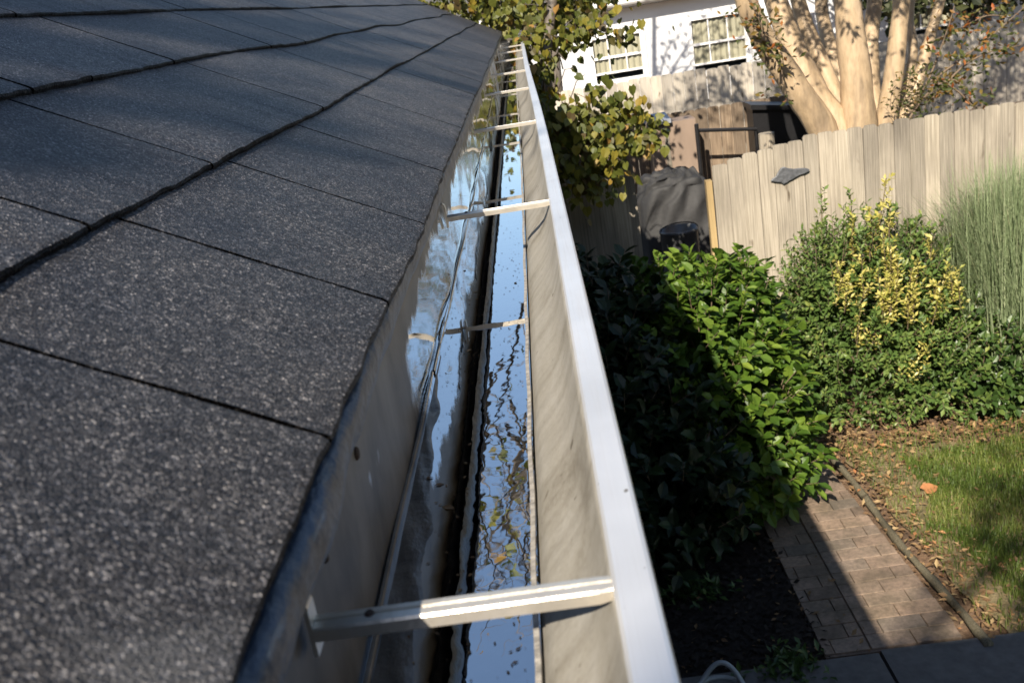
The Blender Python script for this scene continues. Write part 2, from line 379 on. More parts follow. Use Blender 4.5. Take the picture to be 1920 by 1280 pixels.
M['oak'] = leafmat('oak_leaf', [(0, (.06, .05, .02)), (1, (.2, .13, .04))], .6, .2, .3)
M['grass'] = leafmat('lawn_blade', [(0, (.08, .13, .022)), (.5, (.16, .22, .04)), (.8, (.30, .31, .09)), (1, (.46, .37, .19))], .5, .3, .4)
M['fountain'] = leafmat('fountain_blade', [(0, (.22, .29, .145)), (.6, (.35, .43, .235)), (.9, (.46, .51, .31)), (1, (.58, .53, .33))], .5, .35, .4)
M['litter'] = leafmat('dry_leaf', [(0, (.16, .09, .045)), (.5, (.30, .19, .09)), (.85, (.45, .32, .16)), (1, (.5, .22, .09))], .7, .15, .3)
M['dead'] = leafmat('dead_leaf', [(0, (.10, .06, .04)), (1, (.22, .13, .08))], .8, .1, .2)

# ------------------------------------------------------------------ leaves
TPL = {
 'broad': ([(0,0,0),(.36,-.30,.06),(.36,0,-.03),(.36,.30,.06),(.72,-.22,.03),(.72,0,-.05),(.72,.22,.03),(1,0,-.12)],
           [(0,2,1),(0,3,2),(1,2,5,4),(2,3,6,5),(4,5,7),(5,6,7)]),
 'small': ([(0,0,0),(.5,-.23,.05),(.55,0,-.02),(.5,.23,.05),(1,0,-.05)], [(0,2,1),(0,3,2),(1,2,4),(2,3,4)]),
 'heart': ([(0,0,0),(-.14,-.28,.0),(.25,-.5,.03),(.62,-.36,0),(1.0,0,-.12),(.62,.36,0),(.25,.5,.03),(-.14,.28,0),(.4,0,-.04)],
           [(0,8,2,1),(8,3,2),(8,4,3),(8,5,4),(8,6,5),(0,7,6,8)]),
 'card': ([(0,0,0),(.5,-.3,.04),(1,0,-.04),(.5,.3,.04)], [(0,1,2,3)]),
}
def unit(a): return a/(np.linalg.norm(a, axis=-1, keepdims=True)+1e-9)
def leaves(mb, P, D, Nn, S, kind, T):
    """leaf blades at P, pointing along D, facing Nn, of length S"""
    tv, tf = TPL[kind]; tv = np.array(tv, float); k = len(tv); n = len(P)
    if n == 0: return
    D = unit(D); B = unit(np.cross(Nn, D)); U = np.cross(D, B); S = np.broadcast_to(S, (n,))
    V = P[:, None] + S[:, None, None]*(tv[None, :, 0:1]*D[:, None]+tv[None, :, 1:2]*B[:, None]+tv[None, :, 2:3]*U[:, None])
    mb.v.append(V.reshape(-1, 3)); mb.t.append(np.repeat(np.broadcast_to(T, (n,)), k)); mb.has_t = True
    base = mb.n+np.arange(n)*k
    for f in tf:
        mb.f.extend(map(tuple, (base[:, None]+np.array(f)[None]).tolist()))
    mb.n += n*k
def sprigs(mb, tw, base, tip, nl, size, kind, tlo, thi, spread=.8, up=.5, tr=.002):
    """leafy shoots from base to tip"""
    n = len(base); ax = unit(tip-base); ln = np.linalg.norm(tip-base, axis=1)
    for j in range(nl):
        u = (j+.6)/nl
        ang = j*2.4+rng.uniform(0, .8, n)
        ref = unit(np.cross(ax, rng.normal(size=(n, 3))*.05+np.array([.3, .2, .9]))); oth = np.cross(ax, ref)
        rad = np.cos(ang)[:, None]*ref+np.sin(ang)[:, None]*oth
        D = unit(ax*(.35+.5*u)+rad*spread+rng.normal(size=(n, 3))*.12)
        Nn = unit(np.array([0, 0, up])+ax*.6-rad*.1+rng.normal(size=(n, 3))*.25)
        P = base+ax*(ln*u)[:, None]
        leaves(mb, P, D, Nn, size*rng.uniform(.65, 1.15, n), kind, np.clip(rng.uniform(tlo, thi, n)+.12*(u-.5), 0, 1))
    if tw is not None:
        for i in range(n): tw.tube([base[i], (base[i]+tip[i])/2, tip[i]], [tr, tr*.8, tr*.4], 4, False)
def in_blob(n, c, r):
    d = unit(rng.normal(size=(n, 3))); return np.array(c)+d*np.array(r)*np.cbrt(rng.uniform(.05, 1, n))[:, None], d
def shell(n, c, r, lo=.8, hi=1.05):
    d = unit(rng.normal(size=(n, 3))); return np.array(c)+d*np.array(r)*rng.uniform(lo, hi, n)[:, None], d

# ------------------------------------------------------------------ the setting: ground, lawn, path
g = MB()
gx = np.concatenate([np.linspace(-60, -3, 12), np.linspace(-1, 5, 61), np.linspace(7, 70, 14)])
gy = np.concatenate([np.linspace(-40, 1, 10), np.linspace(2.6, 9, 65), np.linspace(11, 140, 22)])
X, Y = np.meshgrid(gx, gy, indexing='ij')
Z = -.03+.012*np.sin(X*5.1+1)*np.sin(Y*4.3)+.01*np.sin(X*11+Y*9)
g.grid(np.stack([X, Y, Z], -1))
tag(g.build('ground', M['soil'], smooth=True), kind='structure')
def edge_x(y): return 1.50+(1.60-1.50)*(5.46-y)/(5.46-3.6)
# lawn: a gentle sheet, its far edge ragged
lw = MB(); ys = np.linspace(3.62, 5.62, 42); rows = []
for y in ys:
    x0 = edge_x(y)+.09+.03*math.sin(y*9); rows.append([(x0+(5.4-x0)*u, min(y, 5.42+.08*math.sin(u*22)+.05*math.sin(u*51)) if y > 5.4 else y, .012+.012*math.sin(x0*3+u*19)*math.sin(y*6)) for u in np.linspace(0, 1, 50)])
lw.grid(rows); tag(lw.build('lawn', M['turf'], smooth=True), kind='structure')
# brick path
pb = MB(); y = 3.64; row = 0
while y < 6.1:
    xo = 1.125; d = .098
    for band, (xa, xb) in enumerate(((.92, 1.119), (1.125, None))):
        xe = edge_x(y)-.07 if xb is None else xb
        x = xa - ((.11 if row % 2 else 0) if band else (.06 if row % 2 else .15))
        while x < xe-.03:
            a, b_ = max(x, xa), min(x+.195, xe)
            if b_-a > .03:
                dz = rnd.uniform(-.0015, .0015); t_ = rnd.random(); e = .0016
                z1 = .028+dz; zz = [rnd.uniform(-.001, .001) for _ in range(4)]
                aa, bb, ya, yb = a+.0016, b_-.0016, y+.0016, y+d-.0016
                V = [(aa,ya,-.03),(bb,ya,-.03),(bb,yb,-.03),(aa,yb,-.03),(aa,ya,z1-e),(bb,ya,z1-e),(bb,yb,z1-e),(aa,yb,z1-e),
                     (aa+e,ya+e,z1+zz[0]),(bb-e,ya+e,z1+zz[1]),(bb-e,yb-e,z1+zz[2]),(aa+e,yb-e,z1+zz[3])]
                pb.add(V, [(0,1,5,4),(1,2,6,5),(2,3,7,6),(3,0,4,7),(4,5,9,8),(5,6,10,9),(6,7,11,10),(7,4,8,11),(8,9,10,11)], t_)
            x += .1965
    y += d+.001; row += 1
pb.box(.922, 1.44, 3.63, 6.0, -.028, .016, 0.0)
tag(pb.build('path', M['brick']), kind='structure')
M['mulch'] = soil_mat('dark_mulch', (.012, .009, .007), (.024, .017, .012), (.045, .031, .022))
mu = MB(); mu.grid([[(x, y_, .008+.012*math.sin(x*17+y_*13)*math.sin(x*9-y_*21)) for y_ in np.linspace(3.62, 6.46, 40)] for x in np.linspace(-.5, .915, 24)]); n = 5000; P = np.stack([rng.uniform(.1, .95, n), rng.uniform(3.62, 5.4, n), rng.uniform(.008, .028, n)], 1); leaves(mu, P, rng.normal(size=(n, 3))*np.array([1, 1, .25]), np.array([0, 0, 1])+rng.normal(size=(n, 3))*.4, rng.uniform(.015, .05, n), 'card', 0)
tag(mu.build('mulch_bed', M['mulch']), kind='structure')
ps = MB()
for (xa, xb, ya, yb) in ((.2, 1.14, 2.2, 3.60), (1.155, 2.1, 2.3, 3.615), (2.115, 3.3, 2.2, 3.60)):
    ps.box(xa, xb, ya, yb, -.04, .03+rnd.uniform(-.003, .003))
tag(ps.build('patio', M['slab']), kind='structure')

# ------------------------------------------------------------------ the house and its roof
EX, EZ = -.126, H-.19                 # the roof edge over the gutter
EC, ES = .166, .0904                  # one course of shingles: run and rise
SL = math.hypot(EC, ES); ux, uz = -EC/SL, ES/SL     # up the slope
nx, nz = ES/SL, EC/SL                 # out of the roof
YA, YB = -1.0, 7.55
house = thing('house', (-.5, 3.2, 0), 'low house with a charcoal shingle roof that the long gutter hangs from', 'house')
def rp(s, y, h=0.0): return (EX+ux*s+nx*h, y, EZ+uz*s+nz*h)
rf = MB(); NC = 24
joints = {0: [.445, .677, .947, 1.25, 1.71, 2.32], 1: [.30, .63, .895, 1.414, 1.93, 2.5], 2: [.62, .94, 1.084, 1.367, 1.9], 3: [.75, 1.3, 2.0]}
for k in range(NC):
    js = list(joints.get(k, [rnd.uniform(.2, .5)]))
    y = min(js)
    while y > YA: y -= rnd.uniform(.2, .34); js.append(max(y, YA))
    y = max(js)
    while y < YB: y += rnd.uniform(.26, .5); js.append(min(y, YB))
    js = sorted(set(js))
    fine = k < 7
    for a, b_ in zip(js[:-1], js[1:]):
        if b_-a < .02: continue
        n = max(3, int((b_-a)/(.008 if fine and a < 2.6 else .03 if fine else .3)))
        yy = np.linspace(a+.0023, b_-.0023, n)
        s0 = k*SL + ((.012 if k == 2 else .005)*wob(yy, 40+k, 3.2, 3) if k else 0*yy) + .0012*wob(yy, 80+k, 60, 4)
        if k == 0: s0 = s0-.004+.003*wob(yy, 3, 4)
        th = .0062+.0015*wob(yy, 120+k, 5, 3)+.0008*wob(yy, 160+k, 70, 3)+rnd.uniform(-.0004, .0004)
        sag = .0012*wob(yy, 200+k, 6)
        G = []
        for (fs, hh) in ((0, -.003), (0, .55), (.0015, .9), (.006, 1.0), (.12, .9), (.25, .8), (.42, .6), (.6, .42), (.8, .25), (1.12, .0)):
            s_ = s0*(1-fs)+(k*SL+SL)*fs if fs > .02 else s0+fs
            hgt = th*hh+sag*(1 if hh > 0 else 0)
            y2 = yy.copy(); y2[0] += rnd.uniform(-.0009, .0009); y2[-1] += rnd.uniform(-.0009, .0009)
            G.append([rp(s_[i], y2[i], hgt[i]) for i in range(n)])
        tn_ = rnd.uniform(.3, 1)
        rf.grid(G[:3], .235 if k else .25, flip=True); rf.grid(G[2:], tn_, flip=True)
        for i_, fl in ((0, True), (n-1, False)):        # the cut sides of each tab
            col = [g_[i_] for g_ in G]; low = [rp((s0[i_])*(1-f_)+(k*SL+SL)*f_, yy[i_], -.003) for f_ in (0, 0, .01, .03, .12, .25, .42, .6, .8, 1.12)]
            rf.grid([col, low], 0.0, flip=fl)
rf.build('shingle_roof', M['shingle'], house)
dk = MB(); RS = NC*SL
und = [rp(0.004, 0, -.0035), rp(RS, 0, -.0035), rp(RS, 0, -.022), rp(.004, 0, -.022)]
dk.prism([(p[0], p[2]) for p in und], 1, YA, YB-.01)
rx, _, rz = rp(RS, 0)
dk.prism([(rx-.002, rz-.004), (rx-.002, rz-.03), (rx-4.1, rz-4.1*ES/EC-.03), (rx-4.1, rz-4.1*ES/EC)], 1, YA, YB-.01)
dk.build('roof_deck', M['tar'], house)
# curled metal strip under the first course, wide and slack at the near end
em = MB(); yy = np.linspace(YA, YB-.02, 420); G = []
wid = .0065+.0075*np.exp(-((yy-.33)/.16)**2)+.0028*wob(yy, 9, 9)*np.exp(-yy*.5)+.0007*wob(yy, 77, 55)
bul = .0035*np.exp(-((yy-.405)/.035)**2)-.003*np.exp(-((yy-.47)/.03)**2)+.0022*wob(yy, 21, 10, 3)*np.exp(-np.abs(yy)*.35)
for a in np.linspace(0, 1, 11):
    th = math.radians(125-215*a)
    G.append([(EX-.006+bul[i]*a+wid[i]*(.55+.75*math.cos(th)), yy[i], EZ-.010+.0075*math.sin(th)-.010*a*(1 if a > .6 else .3)) for i in range(len(yy))])
em.grid(G); em.build('drip_edge', M['edge_metal'], house, smooth=True)
fb = MB(); fb.box(-.172, -.149, YA, YB-.02, H-.42, H-.205); fb.build('fascia', M['white_paint'], house)
sf = MB(); sf.box(-.55, -.173, YA, YB-.02, H-.42, H-.405); sf.build('soffit', M['cabinet'], house)
wl = MB()
for i in range(19):
    z0 = .05+i*.13; wl.prism([(-.52, z0), (-.505, z0), (-.518, z0+.132), (-.52, z0+.132)], 1, YA, YB-.1)
wl.box(-8.2, -.5205, YA, YB-.1, -.05, 2.48)
ridge_z = rz-.03
wl.prism([(-.521, 2.481), (rx, ridge_z-.02), (-8.2, 2.481)], 1, YB-.3, YB-.1)
M['dark_brick'] = simple('dark_brick_wall', (.09, .055, .042), .85, 0, .35, 30, .2)  # unseen walls made dark to keep bounced light out of the shade
wl.build('wall', M['dark_brick'], house)
# unseen wing added behind the viewer to shade the near path and gutter
wg = MB(); wg.box(-7, 3.4, -7, -1.55, -.05, 3.83); wg.build('rear_wing_wall', M['dark_brick'], house)
wr = MB(); wr.prism([(-1.23, 3.84), (-4.2, 5.3), (-7.2, 3.84)], 0, -7.2, 1.42); wr.prism([(-1.20, 3.84), (-4.2, 5.31), (-7.2, 3.84)], 0, 1.425, 3.6)
wr.build('rear_wing_roof', M['far_roof'], house)

# ------------------------------------------------------------------ the gutter
gut = thing('rain_gutter', (-.06, 3.5, H-.36), 'long aluminium rain gutter holding rainwater along the shingle roof edge', 'gutter')
GY0, GY1 = -.6, 7.46
BX, FX = -.146, -.036                   # back and front corners of the floor
ZF, ZW = H-.358, H-.350                 # floor, water
gy_ = np.concatenate([np.linspace(GY0, 2.6, 170), np.linspace(2.65, GY1, 90)])
sway = lambda y: .004*np.sin(y*1.1-.4)*np.clip(y/3, 0, 1)-.011*np.clip((y-4.2)/3.3, 0, 1)**2
def profile(P, thick=.0012):
    """closed section: inner side, then the outer side back"""
    P = np.array(P); T = np.gradient(P, axis=0); T /= np.linalg.norm(T, axis=1)[:, None]
    Nn = np.stack([T[:, 1], -T[:, 0]], 1); return np.concatenate([P, (P+Nn*thick)[::-1], P[:1]])
def sweep(name, sec, matl, parent, dx=None, smooth=True):
    mb = MB(); G = []
    for j, y in enumerate(gy_):
        s_ = sway(y); row_ = []
        for (x, z) in sec:
            k = (dx(x, z, y) if dx else 0); row_.append((x+s_+k, y, z))
        G.append(row_)
    mb.grid(G); return mb.build(name, matl, parent, smooth=smooth)
def dent(x, z, y): return .0016*math.sin(y*7.3+z*20)*math.sin(y*3.1+1)+.0008*math.sin(y*23+z*90)
sweep('back_wall', profile([(BX, H-.203), (BX, H-.25), (BX, H-.30), (BX, H-.345), (BX+.002, H-.356)], -.0012), M['gut_wall'], gut, dent)
sweep('floor', profile([(BX+.003, ZF), (-.11, ZF), (-.08, ZF-.001), (-.05, ZF), (FX-.004, ZF+.001)], .0012), M['gut_floor'], gut)
sweep('front_wall', profile([(FX-.003, ZF+.004), (FX, ZF+.012), (FX+.001, ZF+.022), (-.029, H-.326), (-.016, H-.312), (-.007, H-.300), (-.002, H-.288), (.0035, H-.272), (.006, H-.262)], .0012), M['gut_front'], gut,
      lambda x, z, y: .0012*math.sin(y*5+1)*(1 if x > -.03 else 0))
sweep('lip', profile([(.0062, H-.268), (.0062, H-.2594), (.0070, H-.2586), (.0225, H-.2574), (.0236, H-.2580), (.0242, H-.2592), (.0236, H-.268), (.0228, H-.276), (.020, H-.285), (.008, H-.305), (.0, H-.325), (-.004, H-.35), (-.03, H-.365)], -.001), M['lip'], gut, None, False)
bd = MB()                               # folded seam along the back corner
for (a, b_, o_) in ((GY0, .52, .0015), (.521, .965, 0), (.966, 2.1, .0012), (2.101, GY1, .0004)):
    ya = np.linspace(a, b_, max(8, int((b_-a)*22)))
    bd.grid([[(BX+sway(y)+x+o_+.0007*math.sin(y*17), y, z) for y in ya] for (x, z) in ((.002, ZW-.004), (.0022, ZW+.0040), (.0030, ZW+.0046), (.0048, ZW+.0044), (.0056, ZW+.0030), (.0058, ZW-.004))])
bd.build('seam', M['gut_wall'], gut)
fr = MB(); ya = np.linspace(GY0, GY1, 160)
fr.grid([[(FX+sway(y)+x+.0006*math.sin(y*31), y, z) for y in ya] for (x, z) in ((-.0085, ZW-.004), (-.008, ZW+.0012), (-.0045, ZW+.0018), (-.004, ZW-.003))])
fr.build('silt_line', simple('pale_scale', (.30, .28, .25), .6, 0, .5, 120, .3), gut)
ec = MB(); ec.prism([(BX, H-.21), (BX, ZF-.002), (-.03, ZF-.002), (-.012, H-.31), (.006, H-.262)], 1, GY1, GY1+.002); ec.build('end_cap', M['gut_wall'], gut)
for (px, py, z, s_) in ((665, 850, H-.262, .0045), (606, 1046, H-.25, .0028)):
    q = atZ(px, py, z); dd = ray(px, py); q = CAM+dd*((BX+.0012)/dd[0])
    dn = MB(); dn.lathe([(0, .002), (s_*.7, .0018), (s_, .0008), (s_*1.05, -.001)], (0, 0, 0), 10)
    V = dn.v.pop(); V = V[:, [2, 1, 0]]; dn.v.append(V+q+np.array([.001, 0, 0])); dn.build('nail_head', M['rust'], gut)
# hidden hangers: a folded strap from the back wall to the lip, hooked at the back
HY = [.406, 1.365, 2.335, 3.293, 4.185, 5.135, 6.039, 6.753]
def hanger_strap():
    h = MB(); x0, x1 = -.139, .0085; sec = [(-.0065, -.0075), (-.0070, -.0012), (-.0060, 0), (-.0012, .0004), (-.0004, -.0010), (.0006, -.0010), (.0012, .0004), (.0055, 0), (.0062, -.0010), (.0062, -.0030), (.0052, -.0030), (.0050, -.0014), (-.0052, -.0014), (-.0057, -.0075)]
    xs = [x0, x0+.004, -.06, -.02, x1-.010, x1-.003, x1]; G = []
    for i, x in enumerate(xs):
        k = [1, 1, 1, 1, 1, .86, .5][i]; G.append([(x, a*k, z*k-(.0012 if i == 6 else 0)) for (a, z) in sec])
    G = np.array(G); h.grid(np.concatenate([G, G[:, :1]], 1)); n = len(sec)
    h.add(G[0], [tuple(range(n))]); h.add(G[-1], [tuple(range(n))[::-1]]); return h
def hanger_hook():
    h = MB(); h.box(-.1415, -.1392, -.0062, .0062, -.016, .010); h.prism([(-.1415, .0102), (-.1392, .0102), (-.1400, .0150), (-.1425, .0182), (-.1445, .0182), (-.1445, .0168), (-.1432, .0168)], 1, -.0055, .0055); return h
def hanger_screw():
    h = MB(); h.lathe([(0, .0016), (.0018, .0014), (.0026, .0004), (.0028, -.0002)], (-.112, -.0002, .0004), 8); return h
HZ = H-.2635
first = None
for i, y in enumerate(HY):
    if i == 0:
        hb = hanger_strap(); hb.v = [v+np.array([0, y, HZ]) for v in hb.v]; so_ = hb.build('hanger', M['hanger'], gut)
        hk = hanger_hook(); hk.v = [v+np.array([0, y, HZ]) for v in hk.v]
        me = hk.build('hook', M['hanger'], gut); me.parent = so_; first = (so_, me)
        hs_ = hanger_screw(); hs_.v = [v+np.array([0, y, HZ]) for v in hs_.v]; ms = hs_.build('screw', M['rust'], gut); ms.parent = so_
    else:
        a = first[0].copy(); COL.objects.link(a); a.parent = gut
        
        for q_ in (first[1], ms): b_ = q_.copy(); COL.objects.link(b_); b_.parent = a
        a.location = (float(sway(y)), y-HY[0], rnd.uniform(-.001, .001)); 
wt = MB(); ya = np.concatenate([np.linspace(GY0, 2.6, 120), np.linspace(2.7, GY1-.002, 60)])
wt.grid([[(x+sway(y), y, ZW) for y in ya] for x in np.linspace(BX+.0012, FX-.0038, 8)], flip=True)
tag(wt.build('water', M['water'], smooth=True), kind='structure')
# a bank of wet silt along the back corner at the near end
M['mud'] = simple('wet_mud', (.075, .062, .047), .34, 0, .55, 45, .35, (1, .5, 1))
sb = MB(); ya = np.linspace(GY0, 1.02, 150); ed = BX+.034+.006*wob(ya, 91, 7)+.0022*wob(ya, 92, 50)-.030*np.clip((ya-.62)/.4, 0, 1)**1.5
sb.grid([[(BX+.0085+(max(ed[i], BX+.0095)-BX-.0085)*u, ya[i], ZW-.0012+.0026*(1-u**3)+.0005*math.sin(ya[i]*61+u*7)) for i in range(len(ya))] for u in np.linspace(0, 1, 9)], flip=True)
sb.build('silt_bank', M['mud'], gut, smooth=True)
# bits of leaf and grit lying in the water
gr = MB(); n = 700; P = np.stack([BX+.012+(FX-BX-.024)*rng.beta(.6, .6, n), np.abs(rng.normal(.2, 1.0, n))+.25, np.full(n, ZW+.0006)], 1)
D = np.stack([rng.normal(size=n), rng.normal(size=n), np.zeros(n)], 1)
leaves(gr, P, D, np.tile([0, 0, 1.0], (n, 1))+rng.normal(size=(n, 3))*.1, rng.uniform(.0008, .0045, n)*(1+2*(rng.uniform(0, 1, n) > .97)), 'small', rng.uniform(0, .6, n))
tag(gr.build('debris', M['litter']), kind='stuff')

# ------------------------------------------------------------------ fences
def picket(mb, x, w_, y, z0, zt, th=.016, t_=.5, lean=0.0, ear=.022):
    e = ear; P = [(x, z0), (x+w_, z0), (x+w_+lean, zt-e), (x+w_-e*.8+lean, zt-.002), (x+w_*.5+lean, zt), (x+e*.8+lean, zt-.002), (x+lean, zt-e)]
    mb.prism(P, 1, y-th, y, t_)
def picket_run(mb, x0, x1, y, top, pitch=.098, gap=.0022, tl=(0, 1), jit=.011):
    x = x0
    while x < x1-.02:
        w_ = min(pitch*rnd.uniform(.96, 1.04), x1-x)
        picket(mb, x, w_-gap, y+rnd.uniform(-.004, .004), .02, top(x+w_/2)+rnd.uniform(-jit, jit), .016, rnd.uniform(*tl), rnd.uniform(-.003, .003), .017*rnd.uniform(.6, 1.3)); x += w_
def rails(par, ml, x0, x1, y, zs):
    for z in zs: mb = MB(); mb.box(x0, x1, y+.006, y+.044, z-.045, z+.045, .3); mb.build('rail', ml, par)
f1 = thing('picket_fence', (2.6, 6.5, 0), 'long sunlit weathered dog-ear picket fence with a grey ornament hung on it', 'fence')
pk = MB(); picket_run(pk, 1.118, 5.8, 6.5, lambda x: 1.70+.1*min(1, max(0, (x-1.12)/.62))); pk.build('pickets', M['fence'], f1)
rails(f1, M['fence'], 1.12, 5.8, 6.5, (.35, 1.0, 1.55))
for x in (3.5, 5.6):
    po = MB(); po.box(x, x+.09, 6.55, 6.64, -.03, 1.7, .4); po.build('post', M['fence'], f1)
po = MB(); po.box(1.072, 1.112, 6.50, 6.56, -.03, 1.60, .5); tag(po.build('post', M['new_wood'], f1), 'yellow unweathered end post')
f2 = thing('picket_fence', (.1, 6.6, 0), 'short picket fence panel between the house and the grill, mostly in shade', 'fence')
pk = MB(); picket_run(pk, -.45, .615, 6.55, lambda x: 1.80+.012*math.sin(x*9), .1); pk.build('pickets', M['fence'], f2)
rails(f2, M['fence'], -.45, .60, 6.55, (.35, 1.55))
po = MB(); po.box(.52, .61, 6.60, 6.69, -.03, 1.66, .4); po.build('post', M['fence'], f2)
f3 = thing('board_fence', (1.5, 9.2, 0), 'brown board fence standing in patchy shade behind the covered grill', 'fence')
pk = MB(); picket_run(pk, -.6, 2.62, 9.2, lambda x: 1.735, .11, .004, (0, 1), .004); pk.build('boards', M['fence_brown'], f3)
rails(f3, M['fence_brown'], -.6, 2.6, 9.2, (.4, 1.4))
f4 = thing('picket_fence', (5, 12.2, 0), 'pale bleached picket fence in front of the white house, dappled with shade', 'fence')
pk = MB(); picket_run(pk, -1.5, 13, 12.2, lambda x: 1.80+.02*math.sin(x*1.3), .135, .005, (0, 1), .01); pk.build('pickets', M['fence_pale'], f4)
rails(f4, M['fence_pale'], -1.5, 13, 12.2, (.4, 1.4))
f5 = thing('picket_fence', (4, 8.6, 0), 'low grey picket fence just showing over the top of the near fence', 'fence')
pk = MB(); picket_run(pk, 3.5, 6.5, 8.6, lambda x: 1.46, .11, .004, (0, .8), .02); pk.build('pickets', M['firewood'], f5)
# ornament on the fence: flat cut-metal winged shape
on = MB(); zz = [(490,1010),(500,996),(518,985),(530,962),(545,938),(562,930),(585,938),(620,942),(650,938),(690,938),(706,945),(704,955),(680,968),(655,975),(632,988),(612,1000),(598,1006),(582,1018),(562,1028),(548,1018),(520,1016)]
pts = [atY(1280+a*.336, b_*.336, 6.47) for a, b_ in zz]
cen = np.mean(pts, 0); n = len(pts); V = []
for y, k in ((6.4685, 1.0), (6.463, 1.0), (6.4605, .9)):
    for p in pts: V.append((cen[0]+(p[0]-cen[0])*k, y, cen[2]+(p[2]-cen[2])*k))
on.add(V, [(i, (i+1) % n, n+(i+1) % n, n+i) for i in range(n)]+[(n+i, n+(i+1) % n, 2*n+(i+1) % n, 2*n+i) for i in range(n)]+[tuple(range(2*n, 3*n)), tuple(range(n))[::-1]])
tag(on.build('fence_ornament', M['slate_metal'], origin=cen), 'slate grey flat metal winged ornament hung on the weathered fence', 'ornament')

# ------------------------------------------------------------------ things behind the fence gap
gl = thing('covered_grill', (1.12, 8.3, 0), 'barbecue grill under a wrinkled black fabric cover in the fence gap', 'grill')
gc = MB(); sec = [(.0, 1.36), (.25, 1.372), (.5, 1.362), (.74, 1.345), (.86, 1.29), (.95, 1.15), (1.0, .9), (1.03, .5), (1.05, .1)]
nu = 72; G = []
for j, (k, z) in enumerate(sec):
    row_ = []
    for i in range(nu+1):
        a = 2*math.pi*i/nu; c_, s_ = math.cos(a), math.sin(a); p = 3.4
        r_ = (abs(c_)**p+abs(s_)**p)**(-1/p)
        fold = (.012*math.sin(a*9+j*.8)+.009*math.sin(a*17+j*1.7)+.008*math.sin(a*5-j*2))*min(1, k*1.4)
        x = 1.095+(.325*k+fold)*r_*c_; y_ = 8.3+(.27*k+fold)*r_*s_
        dz = .02*math.sin(a*3+k*5)*k*.6+(.012*math.sin(a*7+j)) - .07*max(0, c_)*(.5 < k < .97)
        row_.append((x, y_, z+dz))
    G.append(row_)
# more rings so the folds can run
GG = []
for j in range(len(G)-1):
    for u in np.linspace(0, 1, 6)[:-1]: GG.append((np.array(G[j])*(1-u)+np.array(G[j+1])*u+np.stack([0*np.arange(nu+1), .016*np.sin(np.arange(nu+1)*.9+(j+u)*4.1)*(j > 1), .014*np.sin(np.arange(nu+1)*.55+(j+u)*6)], 1)))
GG.append(np.array(G[-1])); gc.grid(np.array(GG), flip=True); gc.build('cover', M['cover'], gl, smooth=True)
for sx in (-1, 1):
    for sy in (-1, 1):
        lg = MB(); lg.tube([(1.13+sx*.22, 8.3+sy*.18, 0), (1.13+sx*.22, 8.3+sy*.18, .4)], .018, 8); lg.build('leg', M['black_metal'], gl, smooth=True)
cn = thing('metal_can', (.975, 7.35, -.05), 'glossy black metal can standing in front of the covered grill', 'can')
cb = MB(); cb.lathe([(.13, .1), (.135, .3), (.14, .8), (.142, 1.13), (.147, 1.135), (.149, 1.15), (.145, 1.16), (.135, 1.16), (.13, 1.1), (.0, 1.08)], (.975, 7.35, -.05), 32); cb.build('body', M['can'], cn, smooth=True)
cb = MB(); cb.lathe([(.0, .0), (.15, .0), (.15, .1), (.12, .105)], (.975, 7.35, -.05), 24); cb.build('base', M['can'], cn)
cb = MB(); cb.tube([(.975+.14*math.cos(a), 7.35-.03, 1.11+.05*math.sin(a)) for a in np.linspace(0, math.pi, 14)], .005, 6); cb.build('handle', M['black_metal'], cn)
cbt = thing('storage_cabinet', (1.2, 9.0, 0), 'tall brown storage cabinet with a grey lid beside the board fence', 'cabinet')
c1 = MB(); c1.box(1.02, 1.165, 8.86, 9.14, 0, 1.70); c1.box(1.178, 1.42, 8.86, 9.14, 0, 1.70); c1.box(1.165, 1.178, 8.9, 9.14, 0, 1.7); c1.build('body', M['cabinet'], cbt)
c2 = MB(); c2.prism([(8.80, 1.702), (9.16, 1.702), (9.16, 1.76), (8.80, 1.735)], 0, .99, 1.20); c2.build('lid', M['cabinet_lid'], cbt)
c3 = MB(); c3.box(1.135, 1.175, 8.848, 8.859, .02, 1.69); c3.build('trim', M['fence'], cbt)
gf = thing('gate_frame', (1.43, 8.78, 0), 'black metal gate frame with one rail in front of the board fence', 'gate')
gp = MB(); gp.tube([(1.415, 8.78, 0), (1.412, 8.78, 1.66)], .019, 8); gp.build('post', M['black_metal'], gf)
gp = MB(); gp.tube([(1.43, 8.78, 1.60), (1.93, 8.78, 1.535)], .016, 8); gp.build('rail', M['black_metal'], gf)
gp = MB(); gp.tube([(1.925, 8.79, 0), (1.925, 8.79, 1.54)], .012, 8); gp.build('post', M['black_metal'], gf)
bn = thing('storage_bin', (2.15, 8.7, 0), 'black storage bin in deep shade left of the peeling trunks', 'bin')  # black box put where the board fence lies in deep shade
b1 = MB(); b1.prism([(1.93, 0), (2.42, 0), (2.40, 1.62), (1.92, 1.70)], 1, 8.85, 9.1); b1.build('body', M['black_metal'], bn)
b1 = MB(); b1.prism([(1.90, 1.703), (2.43, 1.622), (2.43, 1.66), (1.90, 1.745)], 1, 8.80, 9.13); b1.build('lid', M['black_metal'], bn)
stp = thing('wood_block', (1.98, 8.6, 0), 'pale sawn wood block standing against the black bin', 'wood')
b1 = MB(); b1.tube([(1.97, 8.6, 0), (1.975, 8.6, .8), (1.97, 8.6, 1.515)], [.075, .07, .068], 14, True, .8, .08); b1.build('block', M['fence'], stp)

